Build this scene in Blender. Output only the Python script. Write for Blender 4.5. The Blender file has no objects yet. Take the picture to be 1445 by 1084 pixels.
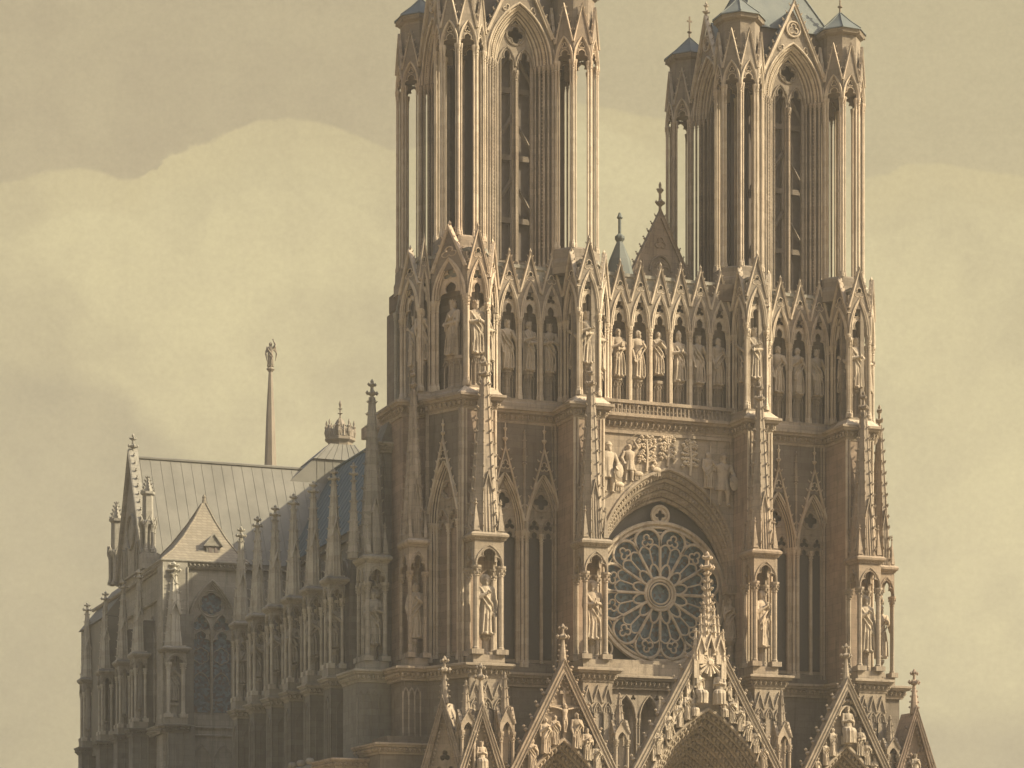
import bpy, math, random
from mathutils import Matrix, Vector
from mathutils.geometry import tessellate_polygon
R = math.radians
PI = math.pi
SC = bpy.context.scene
COL = SC.collection

# ------------------------------------------------------------------ camera
YAW = R(20.8)
CA, SA = math.cos(YAW), math.sin(YAW)
DIST, SIDE = 217.0, 13.77
cam = bpy.data.cameras.new('camera')
cam.sensor_fit = 'HORIZONTAL'
cam.sensor_width = 36.0
cam.lens = 3372.0 / 1445.0 * 36.0
cam.shift_y = (1308.0 - 542.0) / 1445.0
cam.clip_start = 1.0
cam.clip_end = 6000.0
camo = bpy.data.objects.new('camera', cam)
camo.location = (-(SIDE * CA + DIST * SA), -(-SIDE * SA + DIST * CA), 2.0)
camo.rotation_euler = (R(90), 0, -YAW)
COL.objects.link(camo)
SC.camera = camo
SC.view_settings.view_transform = 'Standard'
SC.view_settings.look = 'None'
SC.view_settings.exposure = 1.0
SC.view_settings.gamma = 1.0

# ------------------------------------------------------------------ sun
SUN_AZ, SUN_EL = R(60), R(34)           # measured from straight in front of the west front, to the right
to_sun = Vector((math.sin(SUN_AZ) * math.cos(SUN_EL), -math.cos(SUN_AZ) * math.cos(SUN_EL), math.sin(SUN_EL)))
sun = bpy.data.lights.new('sun', 'SUN')
sun.energy = 5.0
sun.angle = R(0.5)
sun.color = (1.0, 0.85, 0.58)
suno = bpy.data.objects.new('sun', sun)
suno.rotation_euler = to_sun.to_track_quat('Z', 'Y').to_euler()
COL.objects.link(suno)


# ------------------------------------------------------------------ node helper
class NT:
    def __init__(s, tree):
        s.t = tree
        s.n = tree.nodes
        s.l = tree.links

    def node(s, kind, **kw):
        nd = s.n.new(kind)
        for k, v in kw.items():
            if k.startswith('i_'):
                key = k[2:]
                key = int(key) if key.isdigit() else key
                s.put(nd.inputs[key], v)
            else:
                setattr(nd, k, v)
        return nd

    def put(s, sock, v):
        if isinstance(v, bpy.types.NodeSocket):
            s.l.new(v, sock)
        else:
            sock.default_value = v

    def math(s, op, a, b=0.0, c=None, clamp=False):
        nd = s.n.new('ShaderNodeMath')
        nd.operation = op
        nd.use_clamp = clamp
        s.put(nd.inputs[0], a)
        s.put(nd.inputs[1], b)
        if c is not None:
            s.put(nd.inputs[2], c)
        return nd.outputs[0]

    def mix(s, fac, a, b, mode='MIX'):
        nd = s.n.new('ShaderNodeMix')
        nd.data_type = 'RGBA'
        nd.blend_type = mode
        s.put(nd.inputs[0], fac)
        s.put(nd.inputs[6], a)
        s.put(nd.inputs[7], b)
        return nd.outputs[2]

    def noise(s, vec, scale, detail=4.0, rough=0.55):
        nd = s.n.new('ShaderNodeTexNoise')
        s.l.new(vec, nd.inputs['Vector'])
        nd.inputs['Scale'].default_value = scale
        nd.inputs['Detail'].default_value = detail
        nd.inputs['Roughness'].default_value = rough
        return nd.outputs['Fac']

    def step(s, x, lo, hi):
        nd = s.n.new('ShaderNodeMapRange')
        nd.interpolation_type = 'SMOOTHSTEP'
        s.put(nd.inputs[0], x)
        nd.inputs[1].default_value = lo
        nd.inputs[2].default_value = hi
        return nd.outputs[0]


def rgb(r, g, b):
    f = lambda c: ((c / 255.0 + 0.055) / 1.055) ** 2.4 if c > 10.3 else c / 255.0 / 12.92
    return (f(r), f(g), f(b), 1.0)


# ------------------------------------------------------------------ sky: hazy tan daylight with heaped clouds
world = bpy.data.worlds.new('World')
SC.world = world
world.use_nodes = True
w = NT(world.node_tree)
w.n.clear()
tc = w.node('ShaderNodeTexCoord')
rot = w.node('ShaderNodeVectorRotate', rotation_type='Z_AXIS')
w.put(rot.inputs['Vector'], tc.outputs['Generated'])
rot.inputs['Angle'].default_value = YAW
sep = w.node('ShaderNodeSeparateXYZ')
w.put(sep.inputs[0], rot.outputs[0])
den = w.math('MAXIMUM', w.math('ABSOLUTE', sep.outputs[1]), 0.05)
u = w.math('DIVIDE', sep.outputs[0], den)
v = w.math('DIVIDE', sep.outputs[2], den)
comb = w.node('ShaderNodeCombineXYZ')
w.put(comb.inputs[0], u)
w.put(comb.inputs[1], v)
uv = comb.outputs[0]
n_edge = w.noise(uv, 34.0, 4.0, 0.5)
n_big = w.noise(uv, 9.0, 5.0, 0.6)
n_mid = w.noise(uv, 30.0, 5.0, 0.65)
n_fine = w.noise(uv, 380.0, 4.0, 0.75)
n_blot = w.noise(uv, 70.0, 5.0, 0.7)


def curve_of(points, src):                # points in (bearing, elevation) tangents
    nd = w.node('ShaderNodeFloatCurve')
    nd.inputs['Factor'].default_value = 1.0
    m = w.node('ShaderNodeMapRange')
    w.put(m.inputs[0], src)
    m.inputs[1].default_value = -0.30
    m.inputs[2].default_value = 0.30
    w.put(nd.inputs['Value'], m.outputs[0])
    cv = nd.mapping.curves[0]
    pts = [((a + 0.30) / 0.60, b) for a, b in points]
    while len(cv.points) < len(pts):
        cv.points.new(0.5, 0.5)
    for p, (a, b) in zip(cv.points, pts):
        p.location = (a, b)
        p.handle_type = 'AUTO'
    nd.mapping.update()
    return nd.outputs[0]


def sp(px, py):
    return ((px - 722.0) / 3372.0, (1308.0 - py) / 3372.0)


u_w = w.math('ADD', u, w.math('MULTIPLY', w.math('SUBTRACT', n_edge, 0.5), 0.03))
top = curve_of([(-0.3, .30), sp(0, 255), sp(60, 243), sp(130, 240), sp(215, 250), sp(238, 212), sp(300, 196), sp(330, 182),
                sp(390, 171), sp(470, 178), sp(510, 192), sp(560, 210), sp(700, 150), sp(900, 160), sp(1245, 250), sp(1300, 232), sp(1445, 245), (0.3, .30)], u_w)
jig = w.math('MULTIPLY', w.math('SUBTRACT', n_edge, 0.5), 0.012)
d_top = w.math('SUBTRACT', w.math('ADD', top, jig), v)
heap = w.math('MULTIPLY', w.step(d_top, -0.0006, 0.0018), w.math('ADD', 0.45, w.math('MULTIPLY', w.step(n_big, 0.3, 0.6), 0.55)))
# a second, softer heap to the upper right and a low grey bank on the left
low = curve_of([(-0.3, .235), sp(0, 520), sp(130, 530), sp(210, 585), sp(330, 700), sp(480, 850), sp(900, 980), sp(1250, 1000), sp(1330, 1010), sp(1445, 1010), (0.3, .08)], u_w)
d_low = w.math('SUBTRACT', w.math('ADD', low, w.math('MULTIPLY', w.math('SUBTRACT', n_mid, 0.5), 0.02)), v)
bank = w.step(d_low, -0.006, 0.012)
puff = curve_of([(-0.3, .28), sp(0, 335), sp(60, 300), sp(130, 288), sp(200, 310), sp(262, 345), sp(290, 285), sp(340, 268), sp(420, 262), sp(500, 285), sp(560, 330), sp(700, 300), sp(800, 190), sp(900, 195), sp(950, 240), sp(1250, 330), sp(1310, 288), sp(1445, 300), (0.3, .28)], u_w)
d_puff = w.math('SUBTRACT', w.math('ADD', puff, w.math('MULTIPLY', jig, 1.6)), v)
puff_m = w.math('MULTIPLY', w.step(d_puff, -0.001, 0.004), w.step(n_big, 0.36, 0.6))
upper_col = w.mix(w.step(u, -0.12, 0.15), rgb(182, 167, 136), rgb(192, 178, 143))
cloud_col = w.mix(w.step(n_big, 0.34, 0.68), rgb(198, 184, 146), rgb(211, 196, 154))
cloud_col = w.mix(w.step(d_top, 0.0, 0.03), rgb(206, 190, 148), cloud_col)
cloud_col = w.mix(puff_m, cloud_col, rgb(214, 199, 156))
bank_col = w.mix(w.step(n_big, 0.35, 0.7), rgb(176, 163, 134), rgb(190, 176, 142))
col = w.mix(heap, upper_col, cloud_col)
col = w.mix(bank, col, bank_col)
col = w.mix(w.math('MULTIPLY', w.step(n_mid, 0.3, 0.72), 0.35), col, rgb(199, 184, 147))
grain = w.math('ADD', 0.77, w.math('ADD', w.math('MULTIPLY', n_fine, 0.34), w.math('MULTIPLY', n_blot, 0.12)))
gcol = w.node('ShaderNodeCombineColor')
for k in range(3):
    w.put(gcol.inputs[k], grain)
col = w.mix(1.0, col, gcol.outputs[0], 'MULTIPLY')
sky = w.node('ShaderNodeTexSky', sky_type='NISHITA')
sky.sun_disc = False
sky.sun_elevation = SUN_EL
sky.sun_rotation = PI - SUN_AZ
sky.dust_density = 6.0
nis = w.mix(1.0, sky.outputs[0], (0.15, 0.15, 0.15, 1), 'MULTIPLY')
col = w.mix(1.0, col, (0.486, 0.492, 0.486, 1), 'MULTIPLY')
# clear blue sky added overhead, out of view, to cool the ambient light
sepz = w.node('ShaderNodeSeparateXYZ')
w.put(sepz.inputs[0], tc.outputs['Generated'])
col = w.mix(w.step(sepz.outputs[2], 0.39, 0.52), col, nis)
bg = w.node('ShaderNodeBackground')
w.put(bg.inputs['Color'], col)
bg.inputs['Strength'].default_value = 1.0
wo = w.node('ShaderNodeOutputWorld')
w.put(wo.inputs['Surface'], bg.outputs[0])


# ------------------------------------------------------------------ materials
def mat_base(name, rough=0.9):
    m = bpy.data.materials.new(name)
    m.use_nodes = True
    t = NT(m.node_tree)
    b = m.node_tree.nodes['Principled BSDF']
    b.inputs['Roughness'].default_value = rough
    b.inputs['Specular IOR Level'].default_value = 0.2
    geo = t.node('ShaderNodeNewGeometry')
    return m, t, b, geo.outputs['Position']


def stone(name, light, mid, dark, joint=0.28, rowh=0.62):
    light, mid, dark = [tuple(k * f for k, f in zip(q[:3], (0.74, 0.755, 0.755))) + (1,) for q in (light, mid, dark)]
    m, t, b, pos = mat_base(name)
    s = t.node('ShaderNodeSeparateXYZ')
    t.put(s.inputs[0], pos)
    x, y, z = s.outputs
    big = t.noise(pos, 0.22, 5.0, 0.6)
    med = t.noise(pos, 1.3, 5.0, 0.65)
    fin = t.noise(pos, 7.0, 4.0, 0.7)
    sm = t.node('ShaderNodeCombineXYZ')
    t.put(sm.inputs[0], t.math('MULTIPLY', x, 2.2))
    t.put(sm.inputs[1], t.math('MULTIPLY', y, 2.2))
    t.put(sm.inputs[2], t.math('MULTIPLY', z, 0.16))
    streak = t.noise(sm.outputs[0], 1.0, 4.0, 0.6)
    c = t.mix(t.step(big, 0.32, 0.68), mid, light)
    c = t.mix(t.math('MULTIPLY', t.step(med, 0.50, 0.78), 0.55), c, dark)
    c = t.mix(t.math('MULTIPLY', t.step(streak, 0.50, 0.72), 0.65), c, dark)
    bx = t.node('ShaderNodeCombineXYZ')
    t.put(bx.inputs[0], t.math('ADD', x, t.math('MULTIPLY', y, 0.93)))
    t.put(bx.inputs[1], z)
    br = t.node('ShaderNodeTexBrick')
    t.put(br.inputs['Vector'], bx.outputs[0])
    br.inputs['Scale'].default_value = 1.0
    br.inputs['Brick Width'].default_value = 1.5
    br.inputs['Row Height'].default_value = rowh
    br.inputs['Mortar Size'].default_value = 0.018
    br.inputs['Mortar Smooth'].default_value = 0.3
    br.inputs['Color1'].default_value = (1, 1, 1, 1)
    br.inputs['Color2'].default_value = (0.74, 0.73, 0.71, 1)
    br.inputs['Mortar'].default_value = (1 - joint * 1.6,) * 3 + (1,)
    warm = t.noise(pos, 0.07, 4.0, 0.55)
    c = t.mix(t.math('MULTIPLY', t.step(warm, 0.45, 0.68), 0.0 if 'grey' in name else 0.55), c, t.mix(1.0, c, (1.09, 0.93, 0.84, 1), 'MULTIPLY'))
    c = t.mix(0.7, c, br.outputs['Color'], 'MULTIPLY')
    spot = t.math('MULTIPLY', t.step(fin, 0.54, 0.72), 0.55)
    c = t.mix(spot, c, dark)
    t.put(b.inputs['Base Color'], c)
    bp = t.node('ShaderNodeBump')
    bp.inputs['Strength'].default_value = 0.5
    bp.inputs['Distance'].default_value = 0.06
    t.put(bp.inputs['Height'], t.math('ADD', fin, t.math('MULTIPLY', med, 0.8)))
    t.put(b.inputs['Normal'], bp.outputs[0])
    return m


STONE = stone('weathered_limestone', (0.395, 0.325, 0.25, 1), (0.305, 0.25, 0.192, 1), (0.16, 0.13, 0.102, 1))
PALE = stone('carved_limestone', (0.60, 0.50, 0.385, 1), (0.49, 0.405, 0.31, 1), (0.25, 0.202, 0.155, 1), 0.05)
STATUE = stone('statue_limestone', (0.50, 0.415, 0.32, 1), (0.41, 0.34, 0.26, 1), (0.20, 0.165, 0.127, 1), 0.05)
PALEGREY = stone('pale_grey_limestone', (0.50, 0.465, 0.385, 1), (0.41, 0.378, 0.31, 1), (0.23, 0.212, 0.178, 1), 0.05)  # sunlit look of the nave spires put into a paler stone colour
RED = stone('reddened_limestone', (0.37, 0.278, 0.21, 1), (0.285, 0.215, 0.165, 1), (0.16, 0.125, 0.098, 1))
GREY = stone('grey_limestone', (0.35, 0.325, 0.272, 1), (0.275, 0.255, 0.213, 1), (0.15, 0.14, 0.118, 1))  # aerial fade of the flank put into a greyer stone colour
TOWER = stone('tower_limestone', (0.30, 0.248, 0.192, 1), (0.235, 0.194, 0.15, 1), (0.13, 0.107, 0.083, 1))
SOOT_SHADE = stone('soot_and_shade_limestone', (0.215, 0.180, 0.142, 1), (0.16, 0.132, 0.104, 1), (0.088, 0.073, 0.058, 1))  # sooty walls; on reveals and gablet panels it paints recess shade
SOOTGREY = stone('soot_and_aerial_grey_limestone', (0.20, 0.192, 0.166, 1), (0.155, 0.149, 0.13, 1), (0.105, 0.10, 0.088, 1))  # sooty flank walls, with the aerial greying put into the colour
DARKS = stone('dark_brown_limestone', (0.15, 0.115, 0.085, 1), (0.12, 0.092, 0.068, 1), (0.07, 0.055, 0.043, 1))  # darkest brown stone, for the terraces and portal backs


def lead(name, c0, c1, seam=1.6, axis=0, rough=0.7):
    m, t, b, pos = mat_base(name, rough)
    n1 = t.noise(pos, 0.35, 5.0, 0.6)
    n2 = t.noise(pos, 3.0, 4.0, 0.6)
    c = t.mix(t.step(n1, 0.3, 0.7), c0, c1)
    c = t.mix(t.math('MULTIPLY', t.step(n2, 0.5, 0.8), 0.3), c, tuple(k * 0.7 for k in c0[:3]) + (1,))
    t.put(b.inputs['Base Color'], c)
    bp = t.node('ShaderNodeBump')
    bp.inputs['Strength'].default_value = 0.3
    bp.inputs['Distance'].default_value = 0.05
    t.put(bp.inputs['Height'], n2)
    t.put(b.inputs['Normal'], bp.outputs[0])
    return m


LEAD = lead('lead_sheet', (0.108, 0.105, 0.088, 1), (0.140, 0.135, 0.113, 1))
SHADED_ROOF = lead('shaded_roof_blue', (0.042, 0.070, 0.078, 1), (0.056, 0.086, 0.092, 1))  # roof lead again, the nave's shade put into a bluer, darker colour
DLEAD = lead('dark_lead', (0.085, 0.098, 0.092, 1), (0.115, 0.125, 0.112, 1))
FARLEAD = lead('far_lead', (0.14, 0.118, 0.09, 1), (0.175, 0.15, 0.115, 1))


def slate():
    m, t, b, pos = mat_base('stone_tiles')
    s = t.node('ShaderNodeSeparateXYZ')
    t.put(s.inputs[0], pos)
    bx = t.node('ShaderNodeCombineXYZ')
    t.put(bx.inputs[0], t.math('ADD', s.outputs[0], s.outputs[1]))
    t.put(bx.inputs[1], s.outputs[2])
    br = t.node('ShaderNodeTexBrick')
    t.put(br.inputs['Vector'], bx.outputs[0])
    br.inputs['Scale'].default_value = 1.0
    br.inputs['Brick Width'].default_value = 0.62
    br.inputs['Row Height'].default_value = 0.36
    br.inputs['Mortar Size'].default_value = 0.035
    br.inputs['Color1'].default_value = (0.20, 0.176, 0.132, 1)
    br.inputs['Color2'].default_value = (0.155, 0.137, 0.104, 1)
    br.inputs['Mortar'].default_value = (0.12, 0.105, 0.08, 1)
    t.put(b.inputs['Base Color'], br.outputs['Color'])
    return m


TILE = slate()


def plain(name, c, rough=0.8, var=0.3, scale=2.0):
    m, t, b, pos = mat_base(name, rough)
    n1 = t.noise(pos, scale, 4.0, 0.6)
    cc = t.mix(n1, tuple(k * (1 - var) for k in c[:3]) + (1,), tuple(min(1, k * (1 + var)) for k in c[:3]) + (1,))
    t.put(b.inputs['Base Color'], cc)
    return m


TIMBER = plain('dark_timber', (0.15, 0.125, 0.10, 1), 0.85)
VOID = plain('interior_shade', (0.13, 0.11, 0.096, 1), 0.95)  # shade of the interiors put into a dark colour
BRONZE = plain('dull_bronze', (0.16, 0.125, 0.085, 1), 0.7)


def glass_mat():
    m, t, b, pos = mat_base('stained_glass', 0.35)
    vo = t.node('ShaderNodeTexVoronoi')
    t.put(vo.inputs['Vector'], pos)
    vo.inputs['Scale'].default_value = 3.6
    hue = t.node('ShaderNodeSeparateColor')
    t.put(hue.inputs[0], vo.outputs['Color'])
    c = t.mix(hue.outputs[0], (0.036, 0.052, 0.068, 1), (0.10, 0.145, 0.17, 1))
    c = t.mix(t.step(hue.outputs[1], 0.62, 0.9), c, (0.075, 0.06, 0.055, 1))
    t.put(b.inputs['Base Color'], c)
    b.inputs['Specular IOR Level'].default_value = 0.35
    return m


GLASS = glass_mat()
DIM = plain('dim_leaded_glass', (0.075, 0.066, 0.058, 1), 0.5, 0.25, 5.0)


# ------------------------------------------------------------------ mesh builder
class MB:
    def __init__(s):
        s.v, s.f, s.M = [], [], None

    def add(s, vs, fs):
        o = len(s.v)
        if s.M is not None:
            M = s.M
            vs = [tuple(M @ Vector(p)) for p in vs]
        s.v.extend(vs)
        s.f.extend([tuple(i + o for i in f) for f in fs])

    def build(s, name, mat, parent=None, loc=None, rz=0.0, smooth=False):
        me = bpy.data.meshes.new(name)
        me.from_pydata(s.v, [], s.f)
        me.materials.append(mat)
        if smooth:
            me.polygons.foreach_set('use_smooth', [True] * len(me.polygons))
        me.update()
        ob = bpy.data.objects.new(name, me)
        COL.objects.link(ob)
        if parent is not None:
            ob.parent = parent
        if loc:
            ob.location = loc
        ob.rotation_euler.z = rz
        return ob


def box(m, x0, x1, y0, y1, z0, z1):
    m.add([(x0, y0, z0), (x1, y0, z0), (x1, y1, z0), (x0, y1, z0), (x0, y0, z1), (x1, y0, z1), (x1, y1, z1), (x0, y1, z1)],
          [(0, 3, 2, 1), (4, 5, 6, 7), (0, 1, 5, 4), (1, 2, 6, 5), (2, 3, 7, 6), (3, 0, 4, 7)])


def frustum(m, x0, x1, y0, y1, z0, X0, X1, Y0, Y1, z1):
    m.add([(x0, y0, z0), (x1, y0, z0), (x1, y1, z0), (x0, y1, z0), (X0, Y0, z1), (X1, Y0, z1), (X1, Y1, z1), (X0, Y1, z1)],
          [(0, 3, 2, 1), (4, 5, 6, 7), (0, 1, 5, 4), (1, 2, 6, 5), (2, 3, 7, 6), (3, 0, 4, 7)])


def plan_prism(m, pts, z0, z1):
    n = len(pts)
    tri = tessellate_polygon([[Vector((x, y, 0)) for x, y in pts]])
    vs = [(x, y, z0) for x, y in pts] + [(x, y, z1) for x, y in pts]
    fs = [(i, (i + 1) % n, n + (i + 1) % n, n + i) for i in range(n)]
    fs += [tuple(n + i for i in t) for t in tri] + [tuple(t) for t in tri]
    m.add(vs, fs)


def plate(m, outer, holes, y0, y1, back=False):
    loops = [outer] + list(holes)
    tri = tessellate_polygon([[Vector((x, z, 0)) for x, z in lp] for lp in loops])
    flat = [p for lp in loops for p in lp]
    n = len(flat)
    vs = [(x, y0, z) for x, z in flat] + [(x, y1, z) for x, z in flat]
    fs = [tuple(t) for t in tri]
    if back:
        fs += [tuple(i + n for i in t) for t in tri]
    o = 0
    for lp in loops:
        k = len(lp)
        fs += [(o + i, o + (i + 1) % k, n + o + (i + 1) % k, n + o + i) for i in range(k)]
        o += k
    m.add(vs, fs)


def notch(m, hole, top, y0, y1, holes=()):
    """plate whose lower edge is cut by an opening: hole runs left foot to right foot, top runs right to left"""
    plate(m, list(hole) + list(top), list(holes), y0, y1, True)


def bead(m, path, r, n=6, closed=False, r1=None):
    P = [Vector(p) for p in path]
    k = len(P)
    if k < 2:
        return
    vs, fs = [], []
    up0 = None
    for i, p in enumerate(P):
        a = P[i - 1] if (i > 0 or closed) else P[i]
        b = P[(i + 1) % k] if (i < k - 1 or closed) else P[i]
        t = (b - a)
        if t.length < 1e-9:
            t = Vector((0, 0, 1))
        t.normalize()
        if up0 is None:
            up0 = Vector((0, 1, 0)) if abs(t.y) < 0.9 else Vector((1, 0, 0))
        s = t.cross(up0)
        if s.length < 1e-6:
            s = t.cross(Vector((1, 0, 0)))
        s.normalize()
        q = s.cross(t).normalized()
        up0 = q
        rr = r if r1 is None else r + (r1 - r) * i / (k - 1)
        for j in range(n):
            a2 = 2 * PI * j / n
            vs.append(tuple(p + s * (rr * math.cos(a2)) + q * (rr * math.sin(a2))))
    rng = k if closed else k - 1
    for i in range(rng):
        for j in range(n):
            a2, b2 = i * n + j, i * n + (j + 1) % n
            c2, d2 = ((i + 1) % k) * n + (j + 1) % n, ((i + 1) % k) * n + j
            fs.append((a2, b2, c2, d2))
    if not closed:
        fs.append(tuple(range(n - 1, -1, -1)))
        fs.append(tuple((k - 1) * n + j for j in range(n)))
    m.add(vs, fs)


def xz(path, y):
    return [(x, y, z) for x, z in path]


def ribbon(m, path, wd, y0, y1, closed=False):
    """flat moulding of width wd along a path in the local XZ plane"""
    P = [Vector((x, z)) for x, z in path]
    k = len(P)
    L, Rr = [], []
    for i, p in enumerate(P):
        a = P[i - 1] if (i > 0 or closed) else P[i]
        b = P[(i + 1) % k] if (i < k - 1 or closed) else P[i]
        t = b - a
        t.normalize()
        d0 = (p - a).normalized() if (p - a).length > 1e-9 else t
        nn = Vector((-t.y, t.x))
        n0 = Vector((-d0.y, d0.x))
        c = max(0.45, nn.dot(n0))
        L.append(p + nn * (wd / 2 / c))
        Rr.append(p - nn * (wd / 2 / c))
    vs = []
    for i in range(k):
        vs += [(L[i].x, y0, L[i].y), (Rr[i].x, y0, Rr[i].y), (Rr[i].x, y1, Rr[i].y), (L[i].x, y1, L[i].y)]
    fs = []
    for i in range(k if closed else k - 1):
        a, b = i * 4, ((i + 1) % k) * 4
        for j in range(4):
            fs.append((a + j, a + (j + 1) % 4, b + (j + 1) % 4, b + j))
    if not closed:
        fs += [(0, 1, 2, 3), ((k - 1) * 4 + 3, (k - 1) * 4 + 2, (k - 1) * 4 + 1, (k - 1) * 4)]
    m.add(vs, fs)


def lathe(m, cx, cy, prof, n=10, ph=0.0):
    vs, fs = [], []
    for r, z in prof:
        for j in range(n):
            a = ph + 2 * PI * j / n
            vs.append((cx + r * math.cos(a), cy + r * math.sin(a), z))
    for i in range(len(prof) - 1):
        for j in range(n):
            fs.append((i * n + j, i * n + (j + 1) % n, (i + 1) * n + (j + 1) % n, (i + 1) * n + j))
    fs.append(tuple(range(n - 1, -1, -1)))
    fs.append(tuple((len(prof) - 1) * n + j for j in range(n)))
    m.add(vs, fs)


def blob(m, x, y, z, sx, sy=None, sz=None):
    sy = sx if sy is None else sy
    sz = sx if sz is None else sz
    c = 0.62
    vs = [(x + sx, y, z), (x - sx, y, z), (x, y + sy, z), (x, y - sy, z), (x, y, z + sz), (x, y, z - sz)]
    m.add(vs, [(0, 2, 4), (2, 1, 4), (1, 3, 4), (3, 0, 4), (2, 0, 5), (1, 2, 5), (3, 1, 5), (0, 3, 5)])


def ball(m, c, r, n=10, k=7, sc=(1, 1, 1)):
    vs, fs = [], []
    for i in range(1, k):
        a = PI * i / k
        for j in range(n):
            b = 2 * PI * j / n
            vs.append((c[0] + r * sc[0] * math.sin(a) * math.cos(b), c[1] + r * sc[1] * math.sin(a) * math.sin(b), c[2] + r * sc[2] * math.cos(a)))
    t, bt = len(vs), len(vs) + 1
    vs += [(c[0], c[1], c[2] + r * sc[2]), (c[0], c[1], c[2] - r * sc[2])]
    for i in range(k - 2):
        for j in range(n):
            fs.append((i * n + j, (i + 1) * n + j, (i + 1) * n + (j + 1) % n, i * n + (j + 1) % n))
    for j in range(n):
        fs.append((t, j, (j + 1) % n))
        fs.append((bt, (k - 2) * n + (j + 1) % n, (k - 2) * n + j))
    m.add(vs, fs)


def arch(cx, zs, hw, rise, n=8):
    c = (rise * rise - hw * hw) / (2 * hw)
    rad = hw + c
    a1 = math.atan2(rise, c)
    right = [(cx - c + rad * math.cos(a1 * i / n), zs + rad * math.sin(a1 * i / n)) for i in range(n + 1)]
    left = [(2 * cx - x, z) for x, z in right]
    return left + right[::-1][1:]


def lancet(cx, hw, z0, zs, rise, n=7):
    return [(cx - hw, z0)] + arch(cx, zs, hw, rise, n) + [(cx + hw, z0)]


def bez(p, q, r_, n):
    return [((1 - t) ** 2 * p[0] + 2 * t * (1 - t) * q[0] + t * t * r_[0], (1 - t) ** 2 * p[1] + 2 * t * (1 - t) * q[1] + t * t * r_[1]) for t in [i / n for i in range(n + 1)]]


def cusped(cx, hw, z0, zs, rise):
    c = (-hw * 0.42, hw * 0.72)
    l1 = bez((-hw, 0), (-hw * 1.08, hw * 0.80), c, 5)
    l2 = bez(c, (-hw * 0.78, rise * 0.80), (0, rise), 5)
    L = l1 + l2[1:]
    full = L + [(-x, z) for x, z in L[::-1]][1:]
    return [(cx - hw, z0)] + [(cx + x, zs + z) for x, z in full] + [(cx + hw, z0)]


def foil(cx, cz, n, rad, rot_=PI / 2, k=10):
    b = rad * 0.55
    a = rad - b
    a = max(a, b * math.sin(PI / n) * 1.04)
    out = []
    for i in range(n * k):
        ph = 2 * PI * i / (n * k)
        dl = (ph + PI / n) % (2 * PI / n) - PI / n
        q = a * a - (b * math.sin(dl)) ** 2
        rr = b * math.cos(dl) + math.sqrt(max(q, 0))
        out.append((cx + rr * math.cos(ph + rot_), cz + rr * math.sin(ph + rot_)))
    return out


def circ(cx, cz, r, n=28):
    return [(cx + r * math.cos(2 * PI * i / n), cz + r * math.sin(2 * PI * i / n)) for i in range(n)]


def column(m, x, y, z0, z1, r, n=8, leaves=True):
    lathe(m, x, y, [(r * 1.7, z0), (r * 1.7, z0 + 0.35), (r * 1.25, z0 + 0.5), (r * 1.3, z0 + 0.6), (r, z0 + 0.7), (r, z1 - 0.95), (r * 1.3, z1 - 0.9),
                    (r * 1.02, z1 - 0.82), (r * 1.25, z1 - 0.45), (r * 1.8, z1 - 0.2), (r * 1.9, z1 - 0.17), (r * 1.9, z1)], n)
    if leaves:
        for j in range(6):
            a = j * PI / 3 + 0.3
            blob(m, x + r * 1.55 * math.cos(a), y + r * 1.55 * math.sin(a), z1 - 0.38, r * 0.45, r * 0.45, r * 0.7)
            blob(m, x + r * 1.25 * math.cos(a + .5), y + r * 1.25 * math.sin(a + .5), z1 - 0.66, r * 0.4, r * 0.4, r * 0.6)


def crockets(m, p0, p1, n, s, out=(0, 0, 0)):
    p0, p1, out = Vector(p0), Vector(p1), Vector(out)
    for i in range(n):
        t = (i + 0.6) / n
        p = p0.lerp(p1, t) + out * (s * 0.7)
        k = s * (1.05 - 0.25 * t) * random.uniform(0.85, 1.15)
        blob(m, p.x, p.y, p.z, k * 0.8, k * 0.8, k * 0.75)
        q = p + out * (k * 0.65) + Vector((0, 0, k * 0.6))
        blob(m, q.x, q.y, q.z, k * 0.55, k * 0.55, k * 0.5)


def finial(m, x, y, z, h, r, arms=True):
    lathe(m, x, y, [(r * 0.55, z), (r * 0.45, z + h * .2), (r * 1.25, z + h * .27), (r * 1.3, z + h * .34), (r * 0.5, z + h * .4), (r * 0.42, z + h * .62),
                    (r * 0.9, z + h * .68), (r * 0.95, z + h * .75), (r * 0.4, z + h * .8), (r * 0.5, z + h * .9), (r * 0.1, z + h)], 7)
    if arms:
        for a in range(4):
            c_, s_ = math.cos(a * PI / 2), math.sin(a * PI / 2)
            blob(m, x + 1.35 * r * c_, y + 1.35 * r * s_, z + h * .33, r * .55, r * .55, r * .7)
            blob(m, x + 0.95 * r * c_, y + 0.95 * r * s_, z + h * .74, r * .42, r * .42, r * .55)


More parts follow.
